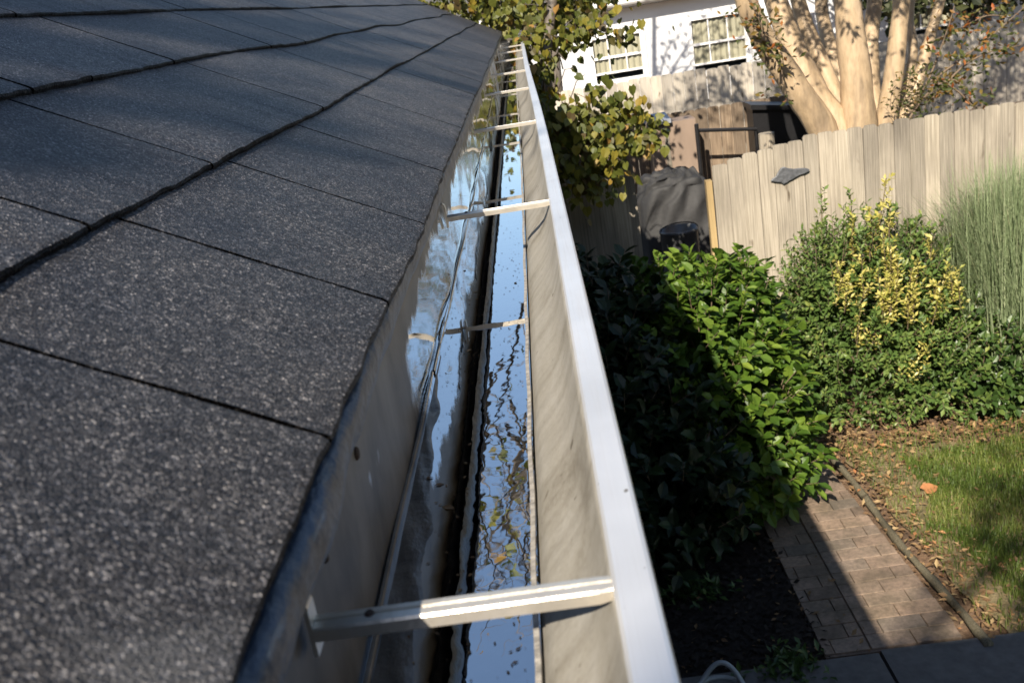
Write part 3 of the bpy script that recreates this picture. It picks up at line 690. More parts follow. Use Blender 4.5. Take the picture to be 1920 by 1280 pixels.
# ------------------------------------------------------------------ the neighbour's house
nh = thing('white_house', (4, 18, 0), 'white sided house with a curtained window beyond the fences', 'house')
WX0, WX1 = -4.5, 11.5
w_ = MB(); z = .1
wins = [(2.925, 3.91, 1.255, 2.15), (1.19, 2.10, 1.36, 2.10), (6.6, 7.5, 1.255, 2.15)]
def strip(mb, z0, z1):
    cuts = [WX0]
    for (a, b_, c_, d) in wins:
        pass
    segs = [(WX0, WX1)]
    for (a, b_, c_, d) in wins:
        if z1 > c_+.001 and z0 < d-.001:
            ns = []
            for (p, q) in segs:
                if b_ <= p or a >= q: ns.append((p, q))
                else:
                    if a > p: ns.append((p, a))
                    if b_ < q: ns.append((b_, q))
            segs = ns
    for (p, q) in segs: mb.prism([(17.9965, z0), (18.0, z0), (18.0, z1), (17.999, z1)], 0, p, q)
lv = sorted(set([.1+.115*i for i in range(22)]+[v for wn in wins for v in wn[2:]]))
for a, b_ in zip(lv[:-1], lv[1:]):
    if b_-a > .002 and b_ <= 2.6: strip(w_, a, b_)
w_.build('wall', M['siding'], nh)
w_ = MB(); w_.box(WX0, WX1, 18.4, 24, 0, 2.5); w_.build('inner_wall', M['dark_room'], nh)
r_ = MB(); r_.prism([(17.70, 2.72), (17.70, 2.69), (24.3, 2.69), (24.3, 2.72), (21, 4.5)], 0, WX0-.3, WX1+.3); r_.build('roof', M['far_roof'], nh)
r_ = MB(); r_.box(WX0-.3, WX1+.3, 17.71, 18.0, 2.53, 2.56); r_.box(WX0-.3, WX1+.3, 17.72, 17.75, 2.562, 2.688); r_.build('soffit', M['white_paint'], nh)
r_ = MB(); r_.prism([(17.60, 2.70), (17.60, 2.60), (17.63, 2.565), (17.715, 2.565), (17.715, 2.70), (17.70, 2.70), (17.70, 2.58), (17.635, 2.58), (17.61, 2.605), (17.61, 2.70)], 0, WX0-.3, WX1+.3); r_.build('gutter', M['white_paint'], nh)
for wi, (a, b_, c_, d) in enumerate(wins):
    fm = MB(); t_ = .06
    fm.box(a-.05, a+t_-.05+.03, 17.955, 18.02, c_-.05, d+.05); fm.box(b_-.04, b_+.05, 17.955, 18.02, c_-.05, d+.05)
    fm.box(a+.041, b_-.041, 17.955, 18.02, d-.03, d+.05)
    wf = fm.build('window', M['white_paint'], nh)
    sl_ = MB(); sl_.box(a-.07, b_+.07, 17.93, 18.02, c_-.095, c_-.052); x = sl_.build('sill', M['white_paint'], nh); x.parent = wf
    mt = MB(); mz = (c_+d)/2+.01; mt.box(a+.042, b_-.042, 17.975, 18.0, mz-.022, mz+.022); mt.box(a+.042, b_-.042, 17.975, 18.0, c_+.10, c_+.135)
    for u in (1/3, 2/3):
        x_ = a+(b_-a)*u; mt.box(x_-.011, x_+.011, 17.98, 17.998, mz+.0225, d-.0305); mt.box(x_-.011, x_+.011, 17.98, 17.998, c_+.136, mz-.0225)
    x = mt.build('sash', M['white_paint'], nh); x.parent = wf
    gs = MB(); gs.add([(a+.04, 18.005, c_+.1), (b_-.04, 18.005, c_+.1), (b_-.04, 18.005, d-.03), (a+.04, 18.005, d-.03)], [(0, 1, 2, 3)]); x = gs.build('pane', M['glass'], nh); x.parent = wf
    cu = MB(); xs = np.linspace(a+.03, b_-.03, 90); cu.grid([[(x_, 18.03+.014*math.sin(x_*62), z_) for x_ in xs] for z_ in (c_+.12, (c_+d)/2, d)]); x = cu.build('curtain', M['curtain'], nh, smooth=True); x.parent = wf
    bx = MB(); bx.box(a-.02, b_+.02, 18.2, 18.22, c_-.04, d+.04); x = bx.build('dark_interior', M['dark_room'], nh); x.parent = wf

# ------------------------------------------------------------------ edging, hose, litter
lg = MB(); A = atZ(1558, 858, .03); B = atZ(1852, 1212, .03)
pts = [A*(1-u)+B*u+np.array([.012*math.sin(u*9), 0, .004*math.sin(u*15)]) for u in np.linspace(0, 1, 26)]
lg.tube(pts, [.019+.003*math.sin(i*1.1) for i in range(26)], 9, True, .5, .34)
tag(lg.build('edging_log', M['log'], origin=A, smooth=True), 'long thin mossy log edging between the brick path and the lawn', 'log')
hs = MB(); c0 = atZ(1352, 1262, .14); hp = []
for a in np.linspace(-.5, 2*math.pi*1.6, 90): hp.append(c0+np.array([.10*math.cos(a)-.02, .09*math.sin(a)-.10, -.04+.10*math.exp(-((a-1.3)/.9)**2)+.004*a]))
hs.tube(hp, .011, 8); tag(hs.build('garden_hose', M['hose'], origin=c0, smooth=True), 'coiled pale grey garden hose on the dark ground below the gutter', 'hose')
# lawn blades
gb = MB(); n = 52000
P = np.stack([rng.uniform(1.55, 3.3, n), rng.uniform(3.64, 5.62, n), np.full(n, .012)], 1)
dens = .55+.45*wob(P[:, 0]*1.3+P[:, 1]*.9, 5, 3)*wob(P[:, 1]-P[:, 0]*.6, 6, 3.3)
ex = edge_x(P[:, 1])+.06
brown = (P[:, 0]-ex < .20+.12*wob(P[:, 1], 15, 4)) | (P[:, 1] > 5.30+.1*wob(P[:, 0], 16, 5))
keep = (P[:, 0] > ex) & (rng.uniform(0, 1, n) < np.where(brown, .14, dens+.35))
P = P[keep]; n = len(P); h = rng.uniform(.025, .07, n); th = rng.uniform(0, 6.28, n); ln = rng.uniform(.1, .8, n)
U = np.stack([np.cos(th), np.sin(th), 0*th], 1); Sd = np.stack([-np.sin(th), np.cos(th), 0*th], 1)*.0022
top = P+U*(h*ln)[:, None]+np.array([0, 0, 1.0])*h[:, None]; midp = P+U*(h*ln*.35)[:, None]+np.array([0, 0, .6])*h[:, None]
V = np.stack([P-Sd, P+Sd, midp+Sd*.8, midp-Sd*.8, top], 1).reshape(-1, 3)
tn = np.clip(.35+.35*wob(P[:, 0]+2*P[:, 1], 31, 3)+rng.normal(0, .18, n), 0, 1)
gb.v.append(V); gb.t.append(np.repeat(tn, 5)); gb.has_t = True; base = np.arange(n)*5; gb.n = 5*n
gb.f.extend(map(tuple, np.stack([base, base+1, base+2, base+3], 1).tolist())); gb.f.extend(map(tuple, np.stack([base+3, base+2, base+4], 1).tolist()))
tag(gb.build('grass', M['grass']), kind='stuff')
lt = MB(); n = 11000
P = np.stack([rng.uniform(1.42, 3.3, n), rng.uniform(3.62, 6.2, n), np.zeros(n)], 1); ex = edge_x(P[:, 1])
near = np.exp(-np.clip(P[:, 0]-ex-.05, 0, 9)/.14)+.9*np.exp(-np.abs(P[:, 1]-5.55)/.16)+.035
keep = (P[:, 0] > ex-.06) & (rng.uniform(0, 1, n) < near) & ((P[:, 0] > ex+.03) | (rng.uniform(0, 1, n) < .35))
P = P[keep]; n = len(P); P[:, 2] = rng.uniform(.024, .045, n)
leaves(lt, P, np.stack([rng.normal(size=n), rng.normal(size=n), rng.normal(size=n)*.2], 1), np.array([0, 0, 1])+rng.normal(size=(n, 3))*.3, rng.uniform(.018, .05, n), 'small', rng.uniform(0, 1, n)**1.2)
P2 = np.stack([rng.uniform(.2, 1.15, 160), rng.uniform(3.65, 5.2, 160), rng.uniform(.02, .04, 160)], 1)
leaves(lt, P2, rng.normal(size=(160, 3))*np.array([1, 1, .2]), np.array([0, 0, 1])+rng.normal(size=(160, 3))*.4, rng.uniform(.015, .045, 160), 'small', rng.uniform(0, .45, 160))
tag(lt.build('leaf_litter', M['litter']), kind='stuff')
for k, (px, py, s_, lab) in enumerate(((1748, 916, .085, 'large dry orange leaf lying on the grass in sun'), (1682, 668, 0, None))):
    if not lab: continue
    bl = MB(); q = atZ(px, py, .055); leaves(bl, q[None]-np.array([[s_*.5, 0, 0]]), np.array([[1, .25, .1]]), np.array([[0, -.35, 1.0]]), s_, 'heart', 1.0)
    tag(bl.build('fallen_leaf', M['litter'], origin=q), lab, 'leaf')

# ------------------------------------------------------------------ shrubs
def bush(name, base, label, cat, lobes, n_sprig, nl, size, kind, mname, tl, slen, stems, up=.5, fill=0, group=None, outward=.75):
    t_ = thing(name, base, label, cat, group); lf = MB(); tw = MB(); base = np.array(base, float)
    vol = np.array([max(r)**2 for c, r in lobes]); vol /= vol.sum()
    for (c, r), v in zip(lobes, vol):
        n = max(4, int(n_sprig*v)); P, d = shell(n, c, r, .72, 1.0)
        # no shoots inside another lobe
        ok = P[:, 2] > .03
        for (c2, r2) in lobes:
            if c2 is c: continue
            ok &= (((P-np.array(c2))/np.array(r2))**2).sum(1) > .62
        P, d = P[ok], d[ok]; n = len(P)
        ax = unit(d*outward+np.array([0, 0, .55])+rng.normal(size=(n, 3))*.25)
        sprigs(lf, tw, P, P+ax*(slen*rng.uniform(.6, 1.3, n))[:, None], nl, size, kind, tl[0], tl[1], .8, up, .0025)
        if fill:
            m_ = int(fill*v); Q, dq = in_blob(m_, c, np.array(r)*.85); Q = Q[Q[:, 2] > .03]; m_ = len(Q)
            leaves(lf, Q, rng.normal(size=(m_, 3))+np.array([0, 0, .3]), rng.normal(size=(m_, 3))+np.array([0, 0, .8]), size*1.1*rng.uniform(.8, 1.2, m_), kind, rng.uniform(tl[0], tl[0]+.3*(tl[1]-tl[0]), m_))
    for (c, r) in lobes[:stems]:
        e = np.array(c)+np.array([0, 0, r[2]*.5]); b_ = base+np.array([rnd.uniform(-.06, .06), rnd.uniform(-.06, .06), 0])
        mid = (b_+e)/2+np.array([rnd.uniform(-.06, .06), rnd.uniform(-.06, .06), .05]); tw.tube([b_, mid, e], [.016, .012, .006], 6)
    lf.build('foliage', M[mname], t_); tw.build('stems', M['twig'], t_)
    return t_, lf
cam_l = [((.86, 5.25, 1.02), (.30, .34, .34)), ((.96, 5.2, .95), (.24, .34, .36)), ((.62, 5.3, 1.04), (.32, .36, .34)), ((1.0, 5.15, .55), (.25, .36, .40)), ((.85, 5.0, .55), (.38, .44, .5)),
         ((1.02, 5.0, .28), (.20, .30, .24)), ((.72, 5.1, .9), (.4, .42, .45)), ((.98, 5.25, 1.18), (.14, .2, .15)), ((.76, 5.2, 1.20), (.14, .2, .14))]
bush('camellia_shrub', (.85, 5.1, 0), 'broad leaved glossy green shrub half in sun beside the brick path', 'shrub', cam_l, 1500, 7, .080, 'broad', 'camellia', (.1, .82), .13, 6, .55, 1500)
cam_d = [((.22, 5.2, 1.04), (.36, .5, .40)), ((.15, 4.8, .7), (.4, .55, .6)), ((.35, 4.5, .45), (.36, .4, .42)), ((.0, 5.6, .9), (.35, .5, .55)), ((.5, 4.7, .5), (.3, .36, .45))]
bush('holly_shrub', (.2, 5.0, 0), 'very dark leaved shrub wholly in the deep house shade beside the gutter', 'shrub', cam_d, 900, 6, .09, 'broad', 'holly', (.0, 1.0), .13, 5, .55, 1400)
eu_l = [((1.98, 6.0, .62), (.48, .34, .50)), ((1.72, 6.02, .80), (.28, .26, .42)), ((2.16, 6.02, .78), (.3, .28, .40)), ((1.95, 6.05, 1.0), (.36, .26, .26)), ((1.78, 5.92, .32), (.36, .3, .3)), ((2.2, 5.9, .34), (.4, .32, .32)), ((1.62, 6.05, .55), (.2, .22, .5))]
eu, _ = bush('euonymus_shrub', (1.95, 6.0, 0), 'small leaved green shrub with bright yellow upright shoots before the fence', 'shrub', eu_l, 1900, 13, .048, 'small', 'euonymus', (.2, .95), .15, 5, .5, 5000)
yl = MB(); yt = MB()
ysh = [((1.98, 6.0, 1.05), (2.055, 5.94, 1.56), 1), ((1.86, 6.0, 1.05), (1.84, 5.95, 1.50), .3), ((1.94, 5.96, 1.05), (1.95, 5.92, 1.38), .5), ((1.66, 6.0, 1.05), (1.67, 5.97, 1.53), .0), ((1.83, 5.94, .98), (1.82, 5.88, 1.32), 1), ((2.03, 5.9, 1.0), (2.04, 5.86, 1.40), 1),
       ((1.72, 5.86, .92), (1.69, 5.80, 1.14), .8), ((1.80, 5.84, .82), (1.77, 5.78, 1.08), 1), ((2.26, 5.9, .82), (2.27, 5.82, 1.16), 1), ((1.62, 5.97, 1.12), (1.61, 5.96, 1.30), 0)]
for (a, b_, k) in ysh:
    n = int(np.linalg.norm(np.subtract(b_, a))/.030); us = np.linspace(0, .97, n)
    B = np.array([np.array(a)*(1-u)+np.array(b_)*u for u in us]); T_ = B+unit(np.array(b_)-np.array(a))*.04+rng.normal(size=(n, 3))*.018
    gsh = MB(); tgt = yl if k >= .5 else gsh
    sprigs(tgt, None, B, T_, 6, .042, 'small', .25 if k >= .5 else .6, 1.0, .7, .3); yt.tube([a, b_], [.004, .002], 5)
    if k < .5: gsh.build('green_shoot', M['euonymus'], eu)
for i in range(34):
    x0 = rnd.gauss(2.0, .17); z0 = rnd.uniform(.70, 1.02)-.25*abs(x0-2.0); yb = 5.98-.30*math.sqrt(max(0, 1-((z0-.55)/.62)**2))-.02
    a_ = np.array([x0, yb, z0]); b_ = a_+np.array([rnd.gauss(0, .03), -.05, rnd.uniform(.12, .26)]); n = int(np.linalg.norm(b_-a_)/.028)
    B = np.array([a_*(1-u)+b_*u for u in np.linspace(0, .95, n)]); sprigs(yl, None, B, B+unit(b_-a_)*.04+rng.normal(size=(n, 3))*.016, 5, .038, 'small', .1, 1.0, .75, .4); yt.tube([a_, b_], [.003, .0015], 4, False)
for c in ((1.80, 5.72, .62), (2.06, 5.64, .42), (2.12, 5.62, .55), (2.32, 5.72, .80)):
    P = np.array(c)+rng.normal(size=(9, 3))*np.array([.035, .02, .05]); sprigs(yl, None, P, P+np.array([0, -.03, .07]), 6, .034, 'small', .3, 1, .8, .4)
yl.build('variegated_shoots', M['yellow'], eu); yt.build('shoot_stems', M['twig'], eu)
ds_l = [((2.62, 5.85, .28), (.36, .3, .28)), ((3.0, 5.85, .30), (.4, .3, .30)), ((2.45, 5.8, .25), (.26, .24, .24)), ((2.85, 5.75, .25), (.36, .28, .25)), ((3.4, 5.9, .32), (.36, .32, .32)), ((2.5, 5.98, .5), (.2, .2, .24))]
bush('dark_shrub', (2.85, 5.9, 0), 'dark green shrub at the foot of the fountain grass', 'shrub', ds_l, 900, 8, .058, 'broad', 'dark_shrub', (.1, 1.0), .13, 4, .5, 1500)
# fountain grass
fg = thing('fountain_grass', (2.95, 6.1, .1), 'tall pale green fine bladed grass clump beside the yellow shrub', 'grass clump')
bl = MB(); n = 6500
bx_ = np.stack([rng.normal(2.86, .15, n), rng.normal(6.0, .09, n), np.full(n, .15)], 1)
th = rng.uniform(0, 2*math.pi, n); out = np.abs(rng.normal(.34, .24, n)); ht = rng.uniform(.75, 1.52, n)
U = np.stack([np.cos(th), np.sin(th)*.55, 0*th], 1); Sd = np.stack([-np.sin(th), np.cos(th), 0*th], 1)*.0028
rows = []
for u in np.linspace(0, 1, 7):
    c = bx_+U*(out*u**1.8)[:, None]+np.array([0, 0, 1.0])*(ht*(u-.30*out*u**3))[:, None]+rng.normal(size=(n, 3))*.004*u; k = 1.2*(1-u)**.5+.15
    rows.append(np.stack([c-Sd*k, c+Sd*k], 1))
V = np.concatenate(rows, 1); bl.v.append(V.reshape(-1, 3)); bl.t.append(np.repeat(np.clip(rng.beta(2, 2, n), 0, 1), 14)); bl.has_t = True; bl.n = n*14; b0 = np.arange(n)*14
for i in range(6): bl.f.extend(map(tuple, np.stack([b0+2*i, b0+2*i+1, b0+2*i+3, b0+2*i+2], 1).tolist()))
bl.build('blades', M['fountain'], fg)
pl = MB()
for i in range(26):
    a = rnd.uniform(1.8, 4.4) if i % 3 else rnd.uniform(0, 6.28); o_ = rnd.uniform(.35, 1.0); h_ = rnd.uniform(1.0, 1.45); p0 = np.array([3.0+rnd.uniform(-.1, .1), 6.05, .2])
    pl.tube([p0+np.array([math.cos(a)*o_*u**1.7, math.sin(a)*o_*.35*u**1.7, h_*(u-.35*u**3*o_)*1.15]) for u in np.linspace(0, 1, 14)], [.0022*(1-u*.7) for u in np.linspace(0, 1, 14)], 4, False)
pl.build('arching_stems', M['twig'], fg)
# low plants under the gutter
for k, (px, py, lab) in enumerate(((1480, 1262, 'low leafy plant in shade at the corner of the patio'), (1300, 1120, 'low leafy plant in deep shade under the gutter'))):
    q = atZ(px, py, .0); t_ = thing('low_plant', q, lab, 'plant'); lf = MB(); n = 60
    P = q+np.stack([rng.normal(0, .07, n), rng.normal(0, .05, n), rng.uniform(0, .02, n)], 1)
    sprigs(lf, None, P, P+unit(rng.normal(size=(n, 3))*.5+np.array([0, 0, 1]))*.09, 4, .05, 'small', 0, .7, .8, .6); lf.build('foliage', M['dark_shrub'], t_)

# ------------------------------------------------------------------ trees
def limb(mb, pts, r0, r1, n=8, rough=.06, seg=5):
    P = np.array(pts, float); out = []
    m_ = len(P)
    for i in range(m_-1):
        p0, p1, p2, p3 = P[max(i-1, 0)], P[i], P[i+1], P[min(i+2, m_-1)]
        for u in np.linspace(0, 1, seg, endpoint=False): out.append(.5*((2*p1)+(-p0+p2)*u+(2*p0-5*p1+4*p2-p3)*u*u+(-p0+3*p1-3*p2+p3)*u**3))
    out.append(P[-1]); k = np.linspace(0, 1, len(out)); mb.tube(out, r0+(r1-r0)*k, n, True, None, rough); return out
# crepe myrtle: several peeling trunks from one foot
cm = thing('crepe_myrtle', (2.42, 7.5, 0), 'multi trunked tree with peeling peach bark behind the weathered fence', 'tree')
tk = MB(); cl = MB(); ctw = MB(); MY = 7.5
def px_limb(pl_, r0, r1, Y0=MY, dY=0.0, n=10):
    P = [atY(x, y, Y0+dY*i/max(1, len(pl_)-1)) for i, (x, y) in enumerate(pl_)]
    foot = np.array([2.42+(P[0][0]-2.42)*.55, 7.5+(P[0][1]-7.5)*.5, 0.0]); mid = (foot*.35+P[0]*.65)
    return limb(tk, [foot, mid]+P, r0, r1, n, .07, 7)
tips = []
trunks = [([(1545, 255), (1495, 170), (1440, 85), (1405, 20), (1385, -60), (1370, -160)], .130, .055, 7.4, -.2), ([(1575, 255), (1528, 180), (1490, 100), (1465, 30), (1440, -60), (1425, -180)], .145, .06, 7.5, .2),
          ([(1598, 245), (1562, 170), (1528, 90), (1500, 15), (1482, -80), (1470, -190)], .085, .045, 7.6, .5), ([(1590, 235), (1575, 150), (1553, 75), (1540, 10), (1545, -90)], .075, .045, 7.8, .6),
          ([(1612, 245), (1606, 160), (1597, 80), (1588, 0), (1580, -100), (1570, -210)], .150, .07, 7.45, 0), ([(1640, 240), (1634, 160), (1632, 80), (1640, 0), (1650, -100)], .085, .05, 7.65, .4),
          ([(1660, 245), (1672, 165), (1682, 90), (1690, 10), (1702, -90), (1715, -200)], .090, .05, 7.5, .0), ([(1690, 245), (1722, 150), (1742, 75), (1762, 5), (1790, -90)], .062, .032, 7.6, .3), ([(1668, 250), (1690, 190), (1712, 100), (1705, 30), (1720, -60)], .055, .03, 7.8, .5)]
for (pl_, a, b_, Y0, dY) in trunks:
    o_ = px_limb(pl_, a, b_, Y0, dY); tips.append((np.array(o_[-1]), np.array(o_[-1])-np.array(o_[-5])))
# upper branches and crown
for (t0, d) in tips:
    for j in range(6):
        dv = unit(d)*.7+np.array([rnd.uniform(-.6, .6), rnd.uniform(-.6, .6), rnd.uniform(.1, .7)]); L_ = rnd.uniform(.8, 1.5); e = t0+dv*L_
        limb(tk, [t0-unit(d)*.05, t0+dv*L_*.5+np.array([0, 0, .05]), e], .032, .010, 6, .03, 4)
        for q in range(12):
            f_ = rnd.uniform(.3, 1.0); s_ = t0+dv*L_*f_; dd = unit(np.array([rnd.uniform(-1, 1), rnd.uniform(-1, 1), rnd.uniform(-.5, .8)])); ctw.tube([s_, s_+dd*.2+np.array([0, 0, .03]), s_+dd*.45], [.006, .004, .002], 4, False)
            P = np.array([s_+dd*.45*rnd.uniform(.3, 1.1) for _ in range(4)])+rng.normal(size=(4, 3))*.04; sprigs(cl, None, P, P+unit(rng.normal(size=(4, 3)))*.14, 5, .062, 'small', 0, .9, .9, .4)
for i in range(34):
    c = np.array([rnd.uniform(1.2, 2.5), rnd.uniform(5.2, 6.3), 0]); c[2] = 3.25+(6.3-c[1])*.75+rnd.uniform(0, .8)
    limb(tk, [tips[i % len(tips)][0], (tips[i % len(tips)][0]+c)/2+np.array([0, 0, .25]), c], .018, .005, 5, .03, 4)
    P = c+rng.normal(size=(10, 3))*.13; sprigs(cl, ctw, P, P+unit(rng.normal(size=(10, 3)))*.16, 6, .07, 'small', 0, .9, .9, .4)
for (c, r_, k) in (((1.1, 8.5, 4.3), .5, 22), ((1.7, 8.6, 4.5), .5, 22), ((3.2, 8.7, 4.3), .7, 60), ((4.1, 8.9, 4.4), .8, 80), ((5.1, 9.0, 4.5), .8, 80), ((2.5, 8.4, 4.9), .6, 30), ((4.6, 9, 3.6), .6, 40)):
    c = np.array(c); tp = min(tips, key=lambda t_: np.linalg.norm(t_[0]-c))[0]; limb(tk, [tp, (tp+c)/2+np.array([0, 0, .2]), c], .03, .012, 6, .03, 5)
    for q in range(k):
        e = c+rng.normal(size=3)*r_*.5; ctw.tube([c, (c+e)/2+np.array([0, 0, .06]), e], [.008, .005, .003], 4, False)
        P = e+rng.normal(size=(4, 3))*.1; sprigs(cl, None, P, P+unit(rng.normal(size=(4, 3)))*.16, 6, .075, 'small', 0, .9, .9, .4)
# low side twigs to the right with sparse leaves
for (pl_, Y0) in (([(1735, 160), (1790, 120), (1850, 75), (1925, 10)], 7.4), ([(1745, 190), (1800, 130), (1850, 100), (1915, 85)], 7.2), ([(1700, 230), (1740, 175), (1790, 150), (1830, 205)], 7.2), ([(1742, 80), (1790, 60), (1850, 30), (1900, 35)], 7.5), ([(1760, 145), (1800, 175), (1830, 205)], 7.1), ([(1715, 200), (1745, 140), (1775, 60), (1790, 10)], 7.4),
                 ([(1405, 40), (1440, 70), (1462, 110), (1468, 160)], 7.1), ([(1400, -10), (1425, 40), (1430, 70)], 7.0)):
    P = [atY(x, y, Y0) for x, y in pl_]; o_ = limb(ctw, P, .010, .003, 5, .05, 6)
    for p in o_[3:]:
        if rnd.random() < .9:
            q = np.array(p)[None]+rng.normal(size=(3, 3))*.06; sprigs(cl, None, q, q+unit(rng.normal(size=(3, 3)))*.08, 3, .055, 'small', .2, 1, .9, .4)
# shoots round the foot of the trunks
for i in range(70):
    q = atY(rnd.gauss(1715, 22), rnd.gauss(185, 22), 7.2+rnd.uniform(-.1, .1))[None]; sprigs(cl, ctw, q, q+unit(rng.normal(size=(1, 3))+np.array([[0, 0, .6]]))*.12, 4, .045, 'small', .3, .8, .9, .4)
tk.build('trunks', M['peach_bark'], cm, smooth=True); ctw.build('branches', M['twig'], cm, smooth=True); cl.build('crown', M['myrtle'], cm)
# redbud: big heart leaves between the gutter and the fences
rb = thing('redbud_tree', (.16, 6.95, 0), 'small tree with large yellowing heart shaped leaves at the gutter end', 'tree')
rt = MB(); rl_ = MB()
limb(rt, [(.16, 6.95, 0), (.15, 6.95, .8), (.12, 6.95, 1.6), (.14, 7.05, 2.4), (.3, 7.4, 3.2), (.0, 7.2, 4.2), (-.3, 6.9, 5.2)], .07, .012, 8)
limb(rt, [(.15, 6.95, 1.0), (.3, 6.8, 1.6), (.5, 6.5, 2.1)], .035, .008, 6)
limb(rt, [(.13, 7.05, 2.2), (.1, 7.8, 2.9), (-.3, 8.2, 3.1)], .035, .008, 6)
lobes = [(1105,235,6.15,.20,120),(1065,185,6.4,.20,110),(1150,255,6.1,.16,80),(1180,215,6.2,.13,40),(1120,175,6.4,.17,50),(1210,250,6.1,.10,26),(1040,105,6.8,.17,50),(1000,75,7.0,.13,50),(1125,105,6.8,.13,22),(1165,110,6.7,.09,16),(1185,75,6.9,.10,20),(1140,65,6.9,.11,24),(1175,140,6.6,.09,16),(1215,120,6.6,.05,6),(1115,95,6.8,.13,40),(1170,95,6.7,.11,34),(1200,60,6.9,.07,12),(1090,85,6.9,.12,30),(1150,85,6.8,.10,18),(1195,120,6.5,.07,10),(1130,140,6.6,.13,30),(1045,150,6.7,.14,60),(1085,45,7.2,.20,40),(1030,25,7.4,.22,90),
         (960,15,7.9,.25,150),(900,5,8.2,.28,220),(1080,5,7.6,.25,120),(850,-25,8.2,.3,150),(980,-40,7.8,.35,180),(1100,-45,7.6,.3,120),(1060,300,6.0,.17,90),(1030,230,6.3,.16,90),(1100,330,5.95,.15,80),(1140,300,5.95,.12,40),(1260,55,6.6,.03,2),(1215,85,6.6,.05,4),(1200,70,6.6,.08,8),(1020,165,6.6,.15,60)]
for (x, y, Y0, r_, n) in lobes:
    n = int(n*1.9) if n > 12 else n; c = atY(x, y, Y0); P = c+rng.normal(size=(n, 3))*np.array([r_*.6, r_*.8, r_*.6]); D = rng.normal(size=(n, 3))*.6+np.array([0, -.1, -.9])
    tt = (8.3-P[:, 1])/SUN.y; gx_, gz_ = P[:, 0]+SUN.x*tt, P[:, 2]+SUN.z*tt; P = P[~((np.abs(gx_-1.13) < .42) & (gz_ > .7) & (gz_ < 1.5))]; n = len(P); D = D[:n]
    Nn = np.array([0, -.7, .6])+rng.normal(size=(n, 3))*.55; leaves(rl_, P, D, Nn, rng.uniform(.032, .066, n), 'heart', np.clip(rng.normal(.44, .26, n), 0, 1))
    for k in range(n//16 if n > 30 else 0):
        s_ = c+rng.normal(size=3)*r_*.4; rt.tube([c+np.array([rnd.uniform(-.05, .05), .1, -.1]), (c+s_)/2+np.array([0, 0, .03]), s_], [.005, .004, .002], 4, False)
# thin upper limbs over the gutter, sparsely leaved
for i in range(48):
    a = np.array([rnd.uniform(-1.2, .2), rnd.uniform(5.6, 7.4), rnd.uniform(4.2, 5.6)]); e = a+np.array([rnd.uniform(-.7, .7), rnd.uniform(-1.4, .2), rnd.uniform(.3, 1.1)])
    o_ = limb(rt, [a, (a+e)/2+np.array([0, 0, .1]), e], .013, .004, 5, .04, 5)
    for q in o_[1::2]: f_ = np.array(q)+np.array([rnd.uniform(-.4, .4), rnd.uniform(-.4, .3), rnd.uniform(-.1, .4)]); rt.tube([q, (np.array(q)+f_)/2+np.array([0, 0, .04]), f_], [.006, .004, .002], 4, False)
    for p in o_[2:]:
        n = rnd.choice([0, 0, 1, 1, 2]); P = np.array(p)+rng.normal(size=(n, 3))*.10; leaves(rl_, P, rng.normal(size=(n, 3))*.7+np.array([0, 0, -.7]), rng.normal(size=(n, 3))+np.array([0, -.5, .3]), rng.uniform(.035, .065, n), 'heart', np.clip(rng.normal(.5, .25, n), 0, 1))
rt.build('branches', M['grey_bark'], rb, smooth=True); rl_.build('crown', M['redbud'], rb)
# evergreen trees beyond the pale fence, and a half-bare oak behind the viewer that streaks the roof with shade
def big_tree(name, base, h, label, lobes, n, size, mname, kind='card', r0=.2, bare=False):
    t_ = thing(name, base, label, 'tree'); tb = MB(); lf = MB(); b_ = np.array(base, float)
    limb(tb, [b_, b_+np.array([.1, 0, h*.3]), b_+np.array([-.05, .1, h*.6]), b_+np.array([0, 0, h*.92])], r0, .03, 10)
    for (c, r_) in lobes:
        c = np.array(c)+b_; st = b_+np.array([0, 0, c[2]*.55]); limb(tb, [st, (st+c)/2+np.array([0, 0, .2]), c], r0*.35, .02, 6)
        for k in range(7):
            e = c+rng.normal(size=3)*r_*.6; limb(tb, [c, (c+e)/2+np.array([0, 0, .1]), e], .03, .008, 5, .04, 3)
        m_ = int(n/len(lobes)); P, d = in_blob(m_, c, (r_, r_, r_*.8)); k = wob(P[:, 0]*2.1+P[:, 2], 61, 1.5)+wob(P[:, 1]*2-P[:, 2], 62, 1.4); P = P[k > -.35]; m_ = len(P)
        leaves(lf, P, rng.normal(size=(m_, 3)), rng.normal(size=(m_, 3))+np.array([0, -.3, .6]), size*rng.uniform(.6, 1.3, m_), kind, rng.uniform(0, 1, m_))
    tb.build('trunk', M['grey_bark'], t_, smooth=True); lf.build('crown', M[mname], t_)
big_tree('evergreen_tree', (6.6, 15.2, 0), 6.0, 'dark evergreen tree beyond the pale fence, behind the peeling trunks', [((-1.0, -.5, 2.6), 1.1), ((.4, -.3, 2.5), 1.1), ((-.2, 0, 4.0), 1.5), ((-1.6, 0, 3.4), 1.0), ((1.2, 0, 3.2), 1.1)], 9000, .16, 'far_leaf')
big_tree('evergreen_tree', (9.6, 15.6, 0), 6.5, 'dark evergreen tree beyond the pale fence at the right edge', [((-1.2, -.5, 2.6), 1.2), ((.6, -.3, 2.7), 1.3), ((-.2, 0, 4.4), 1.6), ((-1.0, -.2, 3.5), 1.1)], 7000, .16, 'far_leaf')
